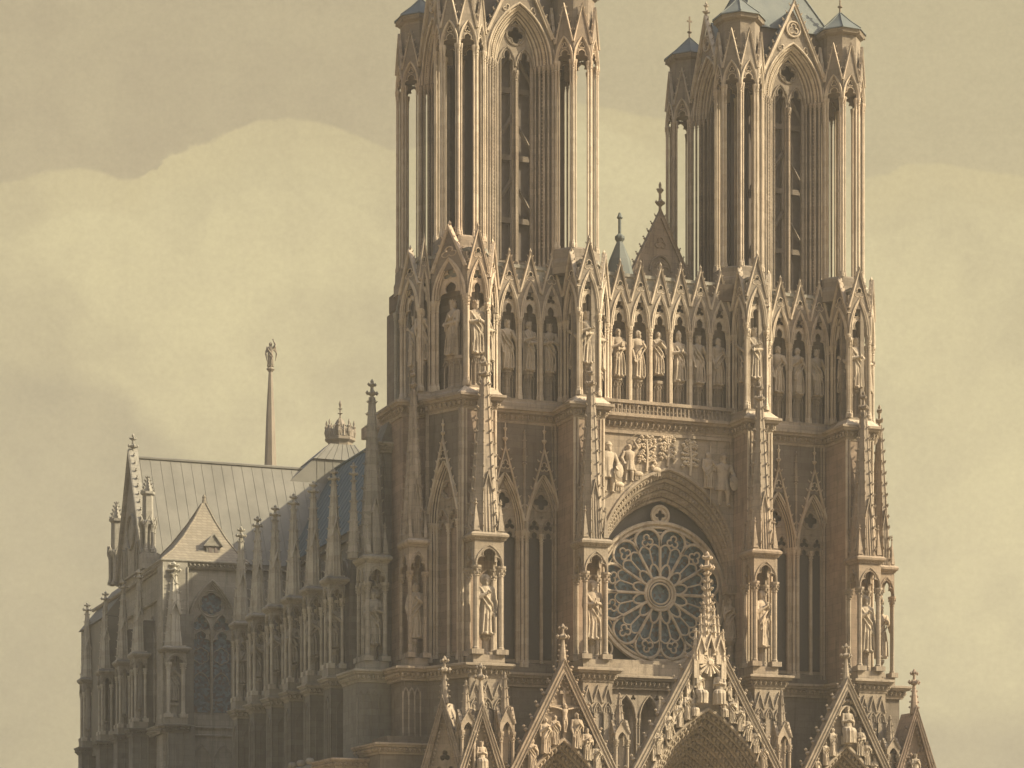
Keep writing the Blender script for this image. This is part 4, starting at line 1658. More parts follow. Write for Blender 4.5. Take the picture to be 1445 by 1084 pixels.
TUR = corner_turret(CATH)
BEL = belfry_window(CATH)
TW = [(-17.15, -6.0, 7.0, 18.1, 'left'), (11.05, 21.9, 7.0, 18.1, 'right')]
ft = fb = True
for xa, xb, ya, yb, side in TW:
    cx, cy = (xa + xb) / 2, (ya + yb) / 2
    for (x, y) in ((xa, ya), (xb, ya), (xa, yb), (xb, yb)):
        o = TUR if ft else copy_tree(TUR, CATH)
        ft = False
        o.location = (x, y, Z0)
        o['label'] = 'open octagonal stair turret of the ' + side + ' tower'
    for px_, py_, rz in ((cx, ya - .55, 0), (xa - .55, cy, -PI / 2), (xb + .55, cy, PI / 2), (cx, yb + .55, PI)):
        o = BEL if fb else copy_tree(BEL, CATH)
        fb = False
        o.location = (px_, py_, Z0)
        o.rotation_euler.z = rz
    m = MB()
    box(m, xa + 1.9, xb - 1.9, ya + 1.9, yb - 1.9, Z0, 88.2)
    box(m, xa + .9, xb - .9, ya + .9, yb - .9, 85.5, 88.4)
    m.build('belfry_shade_block', VOID, CATH)  # solid block filling the open belfry, its inner shade painted dark
    m = MB()
    for fx in (cx - 2.2, cx + 2.2, cx):
        box(m, fx - .14, fx + .14, ya + 1.45, ya + 1.75, Z0, 84)
    for zz in (67.0, 72.8, 79.0):
        box(m, xa + 2.0, xb - 2.0, ya + 1.40, ya + 1.72, zz, zz + .5)
        bead(m, [(cx - 2.3, ya + 1.35, zz + .4), (cx + .1, ya + 1.35, zz + 4.2)], .2, 4)
        bead(m, [(cx + 2.3, ya + 1.35, zz + .4), (cx - .1, ya + 1.35, zz + 4.2)], .2, 4)
    m.build('bell_frame', TIMBER, CATH)
    m = MB()
    zt = 98.0
    frustum(m, xa + .6, xb - .6, ya + .6, yb - .6, 88.3, cx - .3, cx + .3, cy - .3, cy + .3, zt)
    # cross roofs running from the four gables into the pyramid
    for (dx, dy) in ((0, -1), (0, 1), (-1, 0), (1, 0)):
        if dx == 0:
            yg = cy + dy * (yb - ya) / 2 + dy * .3
            m.add([(cx - 3.1, yg, 84.5), (cx + 3.1, yg, 84.5), (cx, yg, 90.0), (cx - 3.1, cy, 84.5), (cx + 3.1, cy, 84.5), (cx, cy, 90.0)], [(0, 2, 5, 3), (1, 4, 5, 2)])
        else:
            xg = cx + dx * (xb - xa) / 2 + dx * .3
            m.add([(xg, cy - 3.1, 84.5), (xg, cy + 3.1, 84.5), (xg, cy, 90.0), (cx, cy - 3.1, 84.5), (cx, cy + 3.1, 84.5), (cx, cy, 90.0)], [(0, 2, 5, 3), (1, 4, 5, 2)])
    for sx_, sy_ in ((-1, -1), (1, -1), (1, 1), (-1, 1)):
        bead(m, [(cx + sx_ * (xb - xa - 1.2) / 2, cy + sy_ * (yb - ya - 1.2) / 2, 88.35), (cx + sx_ * .3, cy + sy_ * .3, zt)], .1, 5)
    m.build('tower_roof', DLEAD, CATH)

# gable between the towers and the lead pinnacle beside it
m = MB()
gable(m, 0, 64.0, 3.5, 71.0, .4, -.2, .3, 9, .22, 0, 3.0, False)
plate(m, [(-3.3, 58), (3.3, 58), (3.3, 64.2), (0, 70.6), (-3.3, 64.2)], [], 0.0, .6, True)
bead(m, xz(arch(0, 65.4, 1.15, 1.5, 8), -.08), .12, 5)
bead(m, xz(cusped(0, .9, 63.0, 65.2, 1.1), -.06), .1, 5)
bead(m, xz(foil(0, 68.1, 3, .55), -.06), .09, 5, True)
for x in (-1.9, 1.9):
    bead(m, [(x, -.06, 62), (x, -.06, 66.3)], .1, 5)
mg = m.build('gable', STONE, CATH, (5.55, 13.0, 0))
m = MB()
lathe(m, .2, 10.5, [(2.2, 60.5), (1.6, 62.8), (1.0, 65.3), (.3, 67.0), (.28, 67.1)], 8, PI / 8)
lathe(m, .2, 10.5, [(.2, 66.9), (.5, 67.3), (.5, 67.5), (.16, 67.8), (.16, 69.2), (.3, 69.3), (.1, 69.8)], 8)
m.build('lead_pinnacle', DLEAD, CATH)
m = MB()
frustum(m, -4.8, 10.2, 9.5, 24, 46, 2.4, 3.0, 11, 24, 62.3)
m.build('roof', LEAD, CATH)


# ================================================================== portals
def portal(cx, y, apex, slope, zf, arch_hw, zs, rise, deep, n_ord, hood=.55, name='portal_gable', fin=3.6, crock=13, cs=.34, mat=STONE):
    hwf = (apex - zf) * slope
    m = MB()
    ribbon(m, [(cx - hwf, zf), (cx, apex), (cx + hwf, zf)], hood, y - .35, y + .55)
    for o, r in ((.30, .10), (-.34, .09), (0, .07)):
        bead(m, [(cx - hwf + o * -1.1, y - .38, zf), (cx, y - .38, apex + o * 1.9), (cx + hwf + o * 1.1, y - .38, zf)], r, 6)
    sl = math.hypot(hwf, apex - zf)
    nx, nz = (apex - zf) / sl, hwf / sl
    for sg in (-1, 1):
        crockets(m, (cx + sg * (hwf + hood * .5), y + .1, zf), (cx + sg * hood * .5, y + .1, apex), crock, cs, (sg * nx, 0, nz))
        # rope of leaves inside the rake
        k = int(sl / .42)
        for i in range(k):
            t = (i + .5) / k
            px_, pz_ = cx + sg * (hwf - .75) * (1 - t), zf + (apex - .95 - zf) * t
            blob(m, px_, y - .08, pz_, .15, .12, .17)
    if fin:
        lathe(m, cx, y + .1, [(.42, apex - .1), (.3, apex + fin * .30), (.16, apex + fin * .62), (.16, apex + fin * .65), (.42, apex + fin * .69), (.42, apex + fin * .74), (.14, apex + fin * .79), (.11, apex + fin * .92), (.26, apex + fin * .95), (.05, apex + fin * 1.04)], 8)
        for q in range(4):
            a = q * PI / 2
            blob(m, cx + .5 * math.cos(a), y + .1 + .5 * math.sin(a), apex + fin * .72, .2, .2, .25)
            blob(m, cx + .34 * math.cos(a), y + .1 + .34 * math.sin(a), apex + fin * .93, .15, .15, .2)
        for q in range(4):
            for sg in (-1, 1):
                blob(m, cx + sg * (.5 - .07 * q), y + .1, apex + fin * (.12 + .13 * q), .13)
    root = m.build(name, mat, CATH)
    if arch_hw:
        m = MB()
        op = lancet(cx, arch_hw, zf - .01, zs, rise, 12)
        op = [(x, max(z, zf)) for x, z in op]
        loop = [(cx - hwf + .2, zf)] + op + [(cx + hwf - .2, zf), (cx, apex - .5)]
        plate(m, loop, [], y + .25, y + .6, True)
        m.build('tympanum_wall', mat, root)
        m = MB()
        rv = MB()
        prev = None
        for k in range(n_ord):
            t = k / (n_ord - 1)
            hw = arch_hw * (1 - .42 * t)
            A = arch(cx, zs, hw, rise * (1 - .42 * t), 12)
            A = [(A[0][0], zs - 6)] + A + [(A[-1][0], zs - 6)]
            yy = y - .05 + deep * t
            P = xz(A, yy)
            bead(m, P, .20 if k % 2 == 0 else .13, 6)
            if prev:
                n = len(P)
                rv.add(prev + P, [(i, i + 1, n + i + 1, n + i) for i in range(n - 1)])
                for i in range(1, n - 2):
                    for q in (.2, .7):
                        a = (Vector(P[i]) + Vector(prev[i])) / 2
                        b = (Vector(P[i + 1]) + Vector(prev[i + 1])) / 2
                        e = a.lerp(b, q)
                        blob(m, e.x, e.y - .12, e.z - .08, .22, .2, .36)
                        blob(m, e.x, e.y - .2, e.z + .22, .12, .12, .13)
            prev = P
        m.build('archivolt', mat, root)
        rv.build('arch_reveal', SOOT_SHADE, root)
        m = MB()
        plate(m, lancet(cx, arch_hw * .6, zf - 8, zs, rise * .6, 10), [], y + deep, y + deep + .3)
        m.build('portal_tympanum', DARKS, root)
    return root


PL = portal(-11.05, -3.0, 24.95, .515, 11.0, 5.4, 8.2, 10.3, 5.5, 7)
PL['label'] = 'left portal gable carrying the crucifixion'
PC = portal(2.9, -3.2, 28.6, .565, 11.0, 6.9, 10.2, 11.4, 6.0, 9, .7, fin=0, cs=.36, crock=17)
PC['label'] = 'central portal gable carrying the coronation'
PR = portal(17.1, -3.0, 24.4, .525, 11.0, 5.0, 8.6, 10.1, 5.5, 7)
PR['label'] = 'right portal gable carrying the enthroned judge'
for cx, y, ap, rz, lab, mt in ((-18.75, -3.0, 20.9, 0, 'small buttress gable left of the left portal', STONE), (24.3, -3.0, 22.0, 0, 'small buttress gable at the far right', RED)):
    p = portal(cx, y, ap, .345, 11.0, 0, 0, 0, 0, 0, .36, 'buttress_gable', 3.9, 10, .2, mt)
    p['label'] = lab
    m = MB()
    plate(m, [(cx - (ap - 11) * .345, 11), (cx + (ap - 11) * .345, 11), (cx, ap)], [], y + .25, y + 2.5, True)
    for q in range(10):
        a = q * .7
        blob(m, cx + .75 * math.cos(a) * (1 - q * .04), y + .12, ap - 5.2 + .9 * math.sin(a) + q * .16, .24, .16, .22)
    m.build('tympanum_wall', mt, p)
p = portal(0, 0, 21.6, .30, 11.0, 0, 0, 0, 0, 0, .36, 'buttress_gable', 3.9, 10, .2, STONE)
p.location = (-21.45, -1.0, 0)
p.rotation_euler.z = R(-42)
p['label'] = 'small canted gable at the left corner of the front'
m = MB()
plate(m, [(-(21.6 - 11) * .30, 11), ((21.6 - 11) * .30, 11), (0, 21.6)], [foil(0, 16.9, 3, .5), foil(-.55, 15.6, 3, .4), foil(.55, 15.6, 3, .4)], .2, 2.2, True)
m.build('tympanum_wall', STONE, p)

# slim pinnacles between the gables
first = None
for px_, zt, zb, lab in ((-16.4, 24.0, 19.0, 'between the left outer gable and the crucifixion gable'), (-5.5, 22.6, 18.6, 'between the crucifixion gable and the central gable'), (10.6, 23.4, 18.6, 'right of the central gable'), (-20.0, 23.2, 19.0, 'left of the left outer gable'), (21.9, 21.5, 18.0, 'right of the right portal gable')):
    if first is None:
        m = MB()
        for sx_, sy_ in ((-.55, -.55), (.55, -.55), (.55, .55), (-.55, .55)):
            column(m, sx_, sy_, -9, 0, .15, 7)
        box(m, -.25, .25, -.2, .4, -9, .2)
        for a in range(4):
            m.M = Matrix.Rotation(a * PI / 2, 4, 'Z') @ Matrix.Translation((0, -.62, 0))
            notch(m, [(-.68, 0)] + lancet(0, .42, 0, .02, .85, 4) + [(.68, 0)], [(.68, .9), (0, 2.0), (-.68, .9)], -.05, .15)
            gable(m, 0, .7, .68, 2.1, .12, -.14, .05, 3, .09, 0, 0, False)
            m.M = None
        first = m.build('portal_pinnacle', STONE, CATH)
        m = MB()
        spire(m, 0, 0, .9, 5.0, .5, 8, 5, .1)
        blob(m, 0, 0, 5.1, .14, .14, .25)
        m.build('spirelet', STONE, first)
        o = first
    else:
        o = copy_tree(first, CATH)
    o.location = (px_, -2.6, zb)
    o['label'] = 'slim pinnacle ' + lab
    o.scale = (1, 1, (zt - zb) / 5.0)

# crowning spire, rays and canopies of the central gable
m = MB()
spire(m, 2.9, -3.1, 28.0, 34.0, .62, 8, 9, .20)
finial(m, 2.9, -3.1, 33.7, 2.1, .42)
for dx, z in ((-.85, 27.2), (.85, 27.2), (-1.35, 25.9), (1.35, 25.9), (-.45, 28.0), (.45, 28.0)):
    spire(m, 2.9 + dx, -3.5, z, z + 2.9, .30, 6, 4, .10, .04)
    box(m, 2.9 + dx - .24, 2.9 + dx + .24, -3.75, -3.2, z - 1.6, z + .05)
for dx in (-.95, 0, .95):
    ribbon(m, [(2.9 + dx - .45, 26.7), (2.9 + dx, 28.1), (2.9 + dx + .45, 26.7)], .14, -3.95, -3.5)
m.build('crowning_spire', PALE, PC)
m = MB()
m.M = Matrix.Translation((2.95, -3.45, 25.75)) @ Matrix.Rotation(PI / 2, 4, 'X')
lathe(m, 0, 0, [(.36, 0), (.36, .2), (.2, .32)], 14)
for q in range(16):
    a = q * PI / 8
    L = 1.25 if q % 2 == 0 else 1.05
    bead(m, [(.3 * math.cos(a), .3 * math.sin(a), .12), (L * math.cos(a), L * math.sin(a), .05)], .10, 5, r1=.19)
m.build('sunburst', PALE, PC)
for sg in (-1, 1):
    for q in range(7):
        m = MB()
        t = (q + .4) / 7.2
        x = 2.9 + sg * (1.15 + 4.8 * t)
        z = 24.9 - 8.0 * t
        spire(m, x, -3.45, z, z + 1.25, .2, 6, 3, .08, .03)
        box(m, x - .16, x + .16, -3.6, -3.2, z - 1.0, z + .05)
        ribbon(m, [(x - sg * .7, z - .8), (x - sg * .35, z + .2), (x, z - .8)], .10, -3.6, -3.3)
        m.build('canopy', PALE, PC)
zarch = lambda x: 10.2 + math.sqrt(max(.1, ((11.4 ** 2 - 6.9 ** 2) / 13.8 + 6.9) ** 2 - (abs(x - 2.9) + (11.4 ** 2 - 6.9 ** 2) / 13.8) ** 2))
for key, dx, h, rz, dz in (('seated_praying', -.95, 2.9, .5, 1.0), ('seated', 1.05, 3.1, -.5, 1.0), ('praying', -2.1, 2.5, .3, .3), ('mourner', -2.9, 2.4, .2, .3), ('elder', -4.0, 2.6, .1, .35), ('praying', 2.3, 2.3, -.3, .3),
                         ('mourner', 3.1, 2.3, -.2, .3), ('book', 3.9, 2.3, -.1, .3), ('elder', 4.7, 2.3, -.1, .3), ('seated', -1.5, 1.9, .3, .2), ('seated_praying', 1.5, 1.8, -.2, .2), ('book', -5.0, 2.4, .1, .4), ('praying', 5.5, 2.2, -.1, .3)):
    carved(key, PC, (2.9 + dx, -3.45, zarch(2.9 + dx) + dz), h, rz)
zl = lambda x, c, hw, zs, ri: zs + math.sqrt(max(.1, ((ri ** 2 - hw ** 2) / (2 * hw) + hw) ** 2 - (abs(x - c) + (ri ** 2 - hw ** 2) / (2 * hw)) ** 2))
for key, dx, h, rz in (('seated', .05, 3.4, 0), ('mourner', -1.45, 2.6, .3), ('book', 1.35, 2.7, -.3), ('praying', -2.2, 2.2, .3), ('elder', 2.1, 2.3, -.2), ('seated_praying', -3.0, 1.8, .2), ('seated', 2.9, 1.8, -.2)):
    carved(key, PR, (17.1 + dx, -3.1, zl(17.1 + dx, 17.1, 5.0, 8.6, 10.1) + .25), h, rz)
m = MB()
lathe(m, 17.15, -2.95, [(.55, 18.8), (.6, 19.6), (.2, 19.7)], 8)
m.build('throne', PALE, PR)
m = MB()
bead(m, xz(arch(17.15, 21.4, .85, .9, 6), -3.1), .12, 5)
for q in range(9):
    blob(m, 17.15 + .9 * math.cos(PI * q / 8), -3.1, 22.3 + .5 * math.sin(PI * q / 8), .18)
m.build('throne_canopy', PALE, PR)

# crucifixion: the cross with its figure and the mourners standing on the arch
cz = zl(-11.05, -11.05, 5.4, 8.2, 10.3)
cru = thing('crucifix', 'stone cross with a crucified figure in the left portal gable', 'crucifix', None, (-10.95, -3.15, cz))
m = MB()
box(m, -.14, .14, .12, .34, 0, 4.6)
box(m, -1.35, 1.35, .12, .34, 2.75, 3.0)
box(m, -.42, .42, .06, .12, 4.0, 4.28)
m.build('cross', STONE, cru)
carved('crucified', cru, (0, 0, .55), 2.6, 0, name='figure')
zm = lambda dx: zl(-11.05 + dx, -11.05, 5.4, 8.2, 10.3) + .1
for key, dx, h, rz, lab in (('mourner', -1.75, 3.2, .35, 'robed stone mourner nearest the cross on its left, hands joined'), ('praying', -.85, 2.6, .3, 'smaller stone mourner half hidden right beside the shaft of the cross on its left'), ('elder', 1.2, 3.2, -.3, 'bearded robed stone figure nearest the cross on its right'),
                              ('book', 2.2, 2.9, -.2, 'stone figure with a book, second to the right of the cross'), ('mourner', 3.15, 2.8, -.15, 'stone mourner third to the right of the cross, against the gable edge'), ('praying', -3.0, 2.8, .2, 'stone mourner farthest left of the cross, low on the arch')):
    statue(key, (-11.05 + dx, -3.2, zm(dx)), h, lab, 'mourners around the crucifix')
statue('seated', (-18.75, -3.15, 15.5), 2.6, 'crowned stone figure among scrolls in the small gable left of the crucifixion', None)
statue('seated_praying', (24.3, -3.15, 15.6), 2.5, 'stone figure seated in the small far right gable', None)

# ================================================================== statues in canopies and gallery
lab = ['haloed saint under the spired canopy on the left outer front pier', 'haloed saint with a book under the canopy just left of the rose window', 'veiled saint leaning under the canopy just right of the rose window', 'haloed saint under the spired canopy on the right outer front pier']
for k, key in enumerate(('saint_halo', 'saint_book', 'mourner', 'saint_halo')):
    x, wd = TABX[k]
    statue(key, (x, .85, 27.85), 5.3, 'pale stone ' + lab[k], 'saints in the front canopies', (.1, -.1, .35, .05)[k])
statue('elder', (25.7, 5.9, 28.0), 5.2, 'stone saint in the canopy at the far right edge of the front', 'saints in the front canopies')
statue('elder', (-21.7, 5.9, 27.9), 5.0, 'stone saint with one arm lost in shadow, in the canopy at the left tower corner', 'saints in the flank canopies', -.5)
statue('saint_book', (-24.5, 9.5, 27.6), 5.0, 'stone saint with a book in the tall canopy left of the tower corner', 'saints in the flank canopies', -.4, GREY)

kings = ['king_belly', 'king_cross', 'king_side', 'king_staff', 'bishop', 'book', 'praying', 'elder']
names = {0: 'at the far left end of the gallery, on the receding tower side', 1: 'in the narrow turned niche second from the gallery left end', 2: 'in the broad gabled niche of the canted left corner, with crossed arms', 3: 'on the left outer pier, hands at the belt',
         4: 'half seen in the turned niche right of the left outer pier', 6: 'in the narrow niche left of the pier before the rose', 7: 'on the pier left of the central gallery', 8: 'half seen in the turned niche beside the balustrade left end',
         10: 'in the narrow return niche at the right end of the balustrade', 11: 'on the pier right of the central gallery', 12: 'in the turned niche just right of that pier', 14: 'in the narrow return niche left of the right outer pier', 15: 'on the right outer pier', 16: 'in the turned niche at the right corner', 17: 'round the far right corner of the gallery'}
bays3 = ['leftmost', 'middle', 'rightmost']
c6 = ['first from the left, in sunlight', 'second from the left, in sunlight', 'third from the left, smaller, hands joined', 'fourth from the left, mitred and in shade', 'fifth from the left, in shade', 'last on the right, bearded and in shade']
pick = {(0, 0): 'king_side', (1, 0): 'praying', (2, 0): 'king_cross', (3, 0): 'king_belly', (5, 0): 'king_side', (5, 1): 'king_staff', (5, 2): 'king_belly', (7, 0): 'king_cross', (9, 0): 'book', (9, 1): 'elder', (9, 2): 'praying', (9, 3): 'bishop', (9, 4): 'king_side', (9, 5): 'elder',
        (11, 0): 'king_staff', (13, 0): 'elder', (13, 1): 'mourner', (13, 2): 'king_side', (15, 0): 'king_belly'}
for si, i, c, inw, ang, wd, sz in bay_pos:
    key = pick.get((si, i), kings[(si * 3 + i) % 8])
    if si in names:
        L = names[si]
    elif si == 5:
        L = bays3[i] + ' of three in the shaded arches under the left tower'
    elif si == 13:
        L = bays3[i] + ' of three in the shaded arches under the right tower'
    else:
        L = 'behind the balustrade, ' + c6[i]
    sh = 4.55 * sz
    p = c + inw * .62
    z = 50.3 + 2.72 * sz
    if (si, i) == (9, 2):
        z += .5
        sh = 4.1
    kind_ = 'bishop' if key == 'bishop' else ('king' if key.startswith('king') else 'figure')
    o = statue(key, (p.x, p.y, z), sh, 'stone ' + kind_ + ' ' + L, "statues in the kings' gallery", ang + random.uniform(-.15, .15))
    if wd < 1.5:
        o.scale = (sh * .8, sh * .8, sh)

# statue on the jamb beside the rose
m = MB()
lathe(m, 9.25, 5.3, [(.5, 26.3), (.5, 26.8), (.3, 27.0), (.3, 28.4), (.62, 28.9), (.62, 29.1)], 8)
m.build('jamb_pedestal', STONE, CATH)
m = MB()
frustum(m, 8.7, 9.75, 4.9, 5.9, 33.3, 8.8, 9.7, 5.0, 5.9, 34.8)
for q in (-.28, .28):
    ribbon(m, [(9.25 + q - .3, 33.4), (9.25 + q, 34.4), (9.25 + q + .3, 33.4)], .12, 4.78, 4.95)
for q in (8.85, 9.25, 9.65):
    spire(m, q, 5.2, 34.8, 36.2, .18, 6, 3, .06, .03)
m.build('jamb_canopy', STONE, CATH)
statue('mourner', (9.25, 5.3, 29.1), 3.8, 'shaded stone pilgrim on a tall pedestal at the right jamb of the rose window', None)

# ================================================================== nave flank
m = MB()
box(m, -11.5, 10.2, 14, 84.5, 0, 46)
box(m, -12.0, 10.7, 14, 84.5, 45.4, 46.2)
nv = m.build('nave_wall', SOOTGREY, CATH)
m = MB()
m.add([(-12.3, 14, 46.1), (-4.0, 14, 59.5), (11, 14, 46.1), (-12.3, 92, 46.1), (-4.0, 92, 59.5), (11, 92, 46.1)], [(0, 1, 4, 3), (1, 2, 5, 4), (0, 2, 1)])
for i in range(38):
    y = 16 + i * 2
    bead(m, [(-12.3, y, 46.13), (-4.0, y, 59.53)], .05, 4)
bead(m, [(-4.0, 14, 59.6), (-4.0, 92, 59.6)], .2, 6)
m.build('nave_roof', SHADED_ROOF, CATH)
m = MB()
box(m, -19, -11.4, 14, 84.5, 0, 24)
m.add([(-19.3, 14, 24), (-11.5, 14, 31), (-11.5, 84.5, 31), (-19.3, 84.5, 24)], [(0, 1, 2, 3)])
m.build('aisle', SOOTGREY, CATH)
# clerestory and aisle windows
w0 = None
for i in range(9):
    y = 19.0 + 6.96 * i
    for x, zb, zs, ri, hw in ((-11.55, 32.0, 39.5, 3.6, 2.1), (-19.05, 9.0, 17.5, 3.4, 2.0)):
        if w0 is None:
            w0 = window_tracery(2.1, 0, 7.5, 3.6, y0=-.02, y1=.25, big=6).build('nave_window', GREY, CATH)
            m = MB()
            plate(m, lancet(0, 2.0, 0.05, 7.5, 3.5), [], .12, .2)
            m.build('pane', GLASS, w0)
            m = MB()
            bead(m, xz(lancet(0, 2.3, 0, 7.5, 3.9), -.1), .16, 6)
            m.build('archivolt', GREY, w0)
            o = w0
        else:
            o = copy_tree(w0, CATH)
        o.location = (x - .2, y, zb)
        o.rotation_euler.z = -PI / 2
NTB = tabernacle(CATH, 1.55, 2.0, 7.4, 9.3, 18.4, GREY, 1.5, False, 9)
for ch in NTB.children:
    if ch.name.split('.')[0] in ('spire', 'finial', 'colonnette'):
        ch.data.materials[0] = PALEGREY
first = NTB


def nave_buttress(par):
    m = MB()
    box(m, -.95, .95, .1, 8.3, 0, 24.6)
    box(m, -.75, .75, 2.0, 4.4, 24.5, 34.2)
    frustum(m, -.75, .75, 2.0, 4.4, 34.2, -.15, .15, 2.4, 3.9, 37.2)
    for ex in (-.95, .95):
        bead(m, [(ex, .1, 8), (ex, .1, 24.2)], .11, 6)
    for zt in (22.4,):
        bead(m, xz(arch(0, zt, .55, 1.0, 6), .05), .09, 5)
        for ex in (-.55, .55):
            bead(m, [(ex, .06, 13), (ex, .06, zt)], .09, 5)
        bead(m, [(0, .06, 13), (0, .06, zt - .1)], .07, 5)
    for yy in (1.3, 3.0):
        for sg in (-1, 1):
            bead(m, [(sg * .98, yy - .6, 13), (sg * .98, yy - .6, 22.4), (sg * .98, yy, 23.3), (sg * .98, yy + .6, 22.4), (sg * .98, yy + .6, 13)], .07, 5)
    root = m.build('buttress', SOOTGREY, par)
    m = MB()
    cornice(m, [(-1.0, 8), (-1.0, .1), (1.0, .1), (1.0, 8)], 25.2, 1.05, .6)
    box(m, -.95, .95, .1, 8, 24.9, 25.18)
    m.build('cornice', GREY, root)
    m = MB()
    P, Q = [], []
    for q in range(9):
        t = q / 8
        P.append((0, 3.5 + 12.0 * t, 29.5 + 8.8 * math.sin(t * PI / 2)))
        Q.append((0, 3.5 + 12.0 * t, 33.6 + 6.2 * t))
    vs = []
    for a, b in zip(P, Q):
        vs += [(-.4, a[1], a[2]), (.4, a[1], a[2]), (.4, b[1], b[2]), (-.4, b[1], b[2])]
    fs = []
    for q in range(8):
        for j in range(4):
            fs.append((q * 4 + j, q * 4 + (j + 1) % 4, q * 4 + 4 + (j + 1) % 4, q * 4 + 4 + j))
    m.add(vs, fs)
    m.build('flying_buttress', GREY, root)
    m = MB()
    spire(m, 0, 3.2, 34.6, 39.5, .55, 6, 7, .11)
    m.build('buttress_pinnacle', GREY, root)
    return root


BUT = nave_buttress(CATH)
for i in range(6):
    y = 16.3 + 6.96 * i
    b = BUT if i == 0 else copy_tree(BUT, CATH)
    b.location = (-27.0, y, 0)
    b.rotation_euler.z = -PI / 2
    b['label'] = 'flank buttress of the nave'
    t = NTB if i == 0 else copy_tree(NTB, CATH)
    t.location = (-26.25, y - .8, 25.2)
    t.rotation_euler.z = 0
    t['label'] = 'spired canopy on a nave buttress'
    if i < 6:
        statue(('king_side', 'elder', 'saint_book', 'mourner', 'praying', 'book')[i], (-26.25, y + .0, 28.0), 4.2, 'grey stone statue in the ' + ('first', 'second', 'third', 'fourth', 'fifth', 'sixth')[i] + ' nave buttress canopy counted leftward from the tower', 'statues along the nave flank', -.6, GREY)
# crouching gargoyles along the aisle foot
for i in range(3):
    m = MB()
    y = 12.3 + i * 3.0
    ball(m, (-28.6, y, 16.6), .6, 10, 7, (1.9, .7, .7))
    ball(m, (-29.8, y - .1, 17.1), .36, 9, 6, (1.2, .8, .9))
    for q in (-29.1, -27.9):
        ball(m, (q, y - .3, 16.2), .3, 8, 6, (.8, .8, 1.4))
    m.build('gargoyle', GREY, CATH, smooth=True)

# ================================================================== transept
m = MB()
box(m, -29.2, 0, 84.6, 99.6, 0, 46)
box(m, -29.4, 0, 84.1, 84.6, 45.3, 46.0)
box(m, -29.0, -20, 99.6, 117, 0, 44)
tw = m.build('transept_wall', GREY, CATH)
m = MB()
m.add([(-29.6, 83.9, 45.9), (-29.6, 92, 59.35), (-29.6, 100.1, 45.9), (2.7, 83.9, 45.9), (2.7, 92, 59.35), (2.7, 100.1, 45.9)], [(0, 1, 4, 3), (1, 2, 5, 4)])
for i in range(22):
    x = -28.6 + i * 1.28
    bead(m, [(x, 83.9, 45.92), (x, 92, 59.37)], .035, 4)
bead(m, [(-29.6, 92, 59.5), (2.7, 92, 59.5)], .2, 6)
m.build('transept_roof', LEAD, CATH)
m = MB()
m.M = Matrix.Translation((-29.6, 92, 0)) @ Matrix.Rotation(-PI / 2, 4, 'Z')
plate(m, [(-7.7, 45), (7.7, 45), (0, 60.0)], [], 0, .7, True)
gable(m, 0, 45.5, 7.7, 60.0, .5, -.35, .75, 14, .26, 0, 2.3, False)
bead(m, xz(circ(0, 50.3, 2.1, 24), -.1), .2, 6, True)
for q in (-4.5, -3, 3, 4.5):
    bead(m, xz(lancet(q, .6, 45.2, 47.5, 1.2), -.1), .12, 5)
m.build('transept_gable', GREY, CATH)


def stage_pinnacle(x, y, z0, z1, r):
    m = MB()
    h = z1 - z0
    for j in range(6):
        a = j * PI / 3
        column(m, x + r * .8 * math.cos(a), y + r * .8 * math.sin(a), z0, z0 + h * .36, r * .2, 6, False)
    lathe(m, x, y, [(r * .4, z0), (r * .4, z0 + h * .36), (r * 1.15, z0 + h * .36), (r * 1.2, z0 + h * .40), (r * .8, z0 + h * .42)], 6)
    for j in range(6):
        a = j * PI / 3 + PI / 6
        bead(m, [(x + r * 1.1 * math.cos(a - .4), y + r * 1.1 * math.sin(a - .4), z0 + h * .36), (x + r * 1.1 * math.cos(a), y + r * 1.1 * math.sin(a), z0 + h * .46), (x + r * 1.1 * math.cos(a + .4), y + r * 1.1 * math.sin(a + .4), z0 + h * .36)], r * .12, 5)
    lathe(m, x, y, [(r * .72, z0 + h * .4), (r * .68, z0 + h * .74), (r * .95, z0 + h * .76), (r * .95, z0 + h * .79)], 6)
    spire(m, x, y, z0 + h * .78, z1, r * .75, 6, 5, r * .16, .05)
    return m


m = stage_pinnacle(-29.3, 84.0, 46.6, 55.8, .95)
box(m, -30.2, -28.2, 82.9, 84.9, 44.6, 46.5)
for q in range(6):
    lathe(m, -30.0 + .36 * q, 82.9, [(.09, 45.3), (.09, 46.4)], 5)
m.build('gable_pinnacle', GREY, CATH)
stage_pinnacle(-29.6, 101.2, 45.0, 55.6, 1.0).build('gable_pinnacle', GREY, CATH)

# west pavilion of the transept
m = MB()
xa, xb = -29.4, -19.9
plate(m, [(xa, 0), (xb, 0), (xb, 44), (xa, 44)], [lancet(-23.9, 2.55, 26.6, 36.2, 5.7, 9)], 74.0, 74.8)
box(m, xa, xa + .6, 74.8, 84.6, 0, 44)
box(m, xa + .6, xb, 77, 84.6, 0, 43.9)
box(m, -29.9, -27.0, 73.1, 76.0, 0, 44.0)
for x in (-29.9, -27.0):
    bead(m, [(x, 73.1, 25.5), (x, 73.1, 43.5)], .13, 5)
bead(m, [(-28.6, 73.0, 40.4), (-28.4, 72.95, 41.6), (-28.9, 72.95, 42.6), (-28.2, 72.95, 43.1)], .22, 5)
for q in (-25.1, -22.6):
    bead(m, xz(lancet(q, 1.0, 12, 21.2, 1.9), 73.95), .14, 5)
for z in (24.2, 25.1):
    bead(m, [(-27, 73.95, z), (-20, 73.95, z)], .16, 5)
pav = m.build('transept_pavilion', GREY, CATH)
m = MB()
cornice(m, [(-29.6, 86), (-29.6, 73.8), (-19.8, 73.8)], 44.4, .9, .5, leaf=.5)
m.build('cornice', GREY, pav)
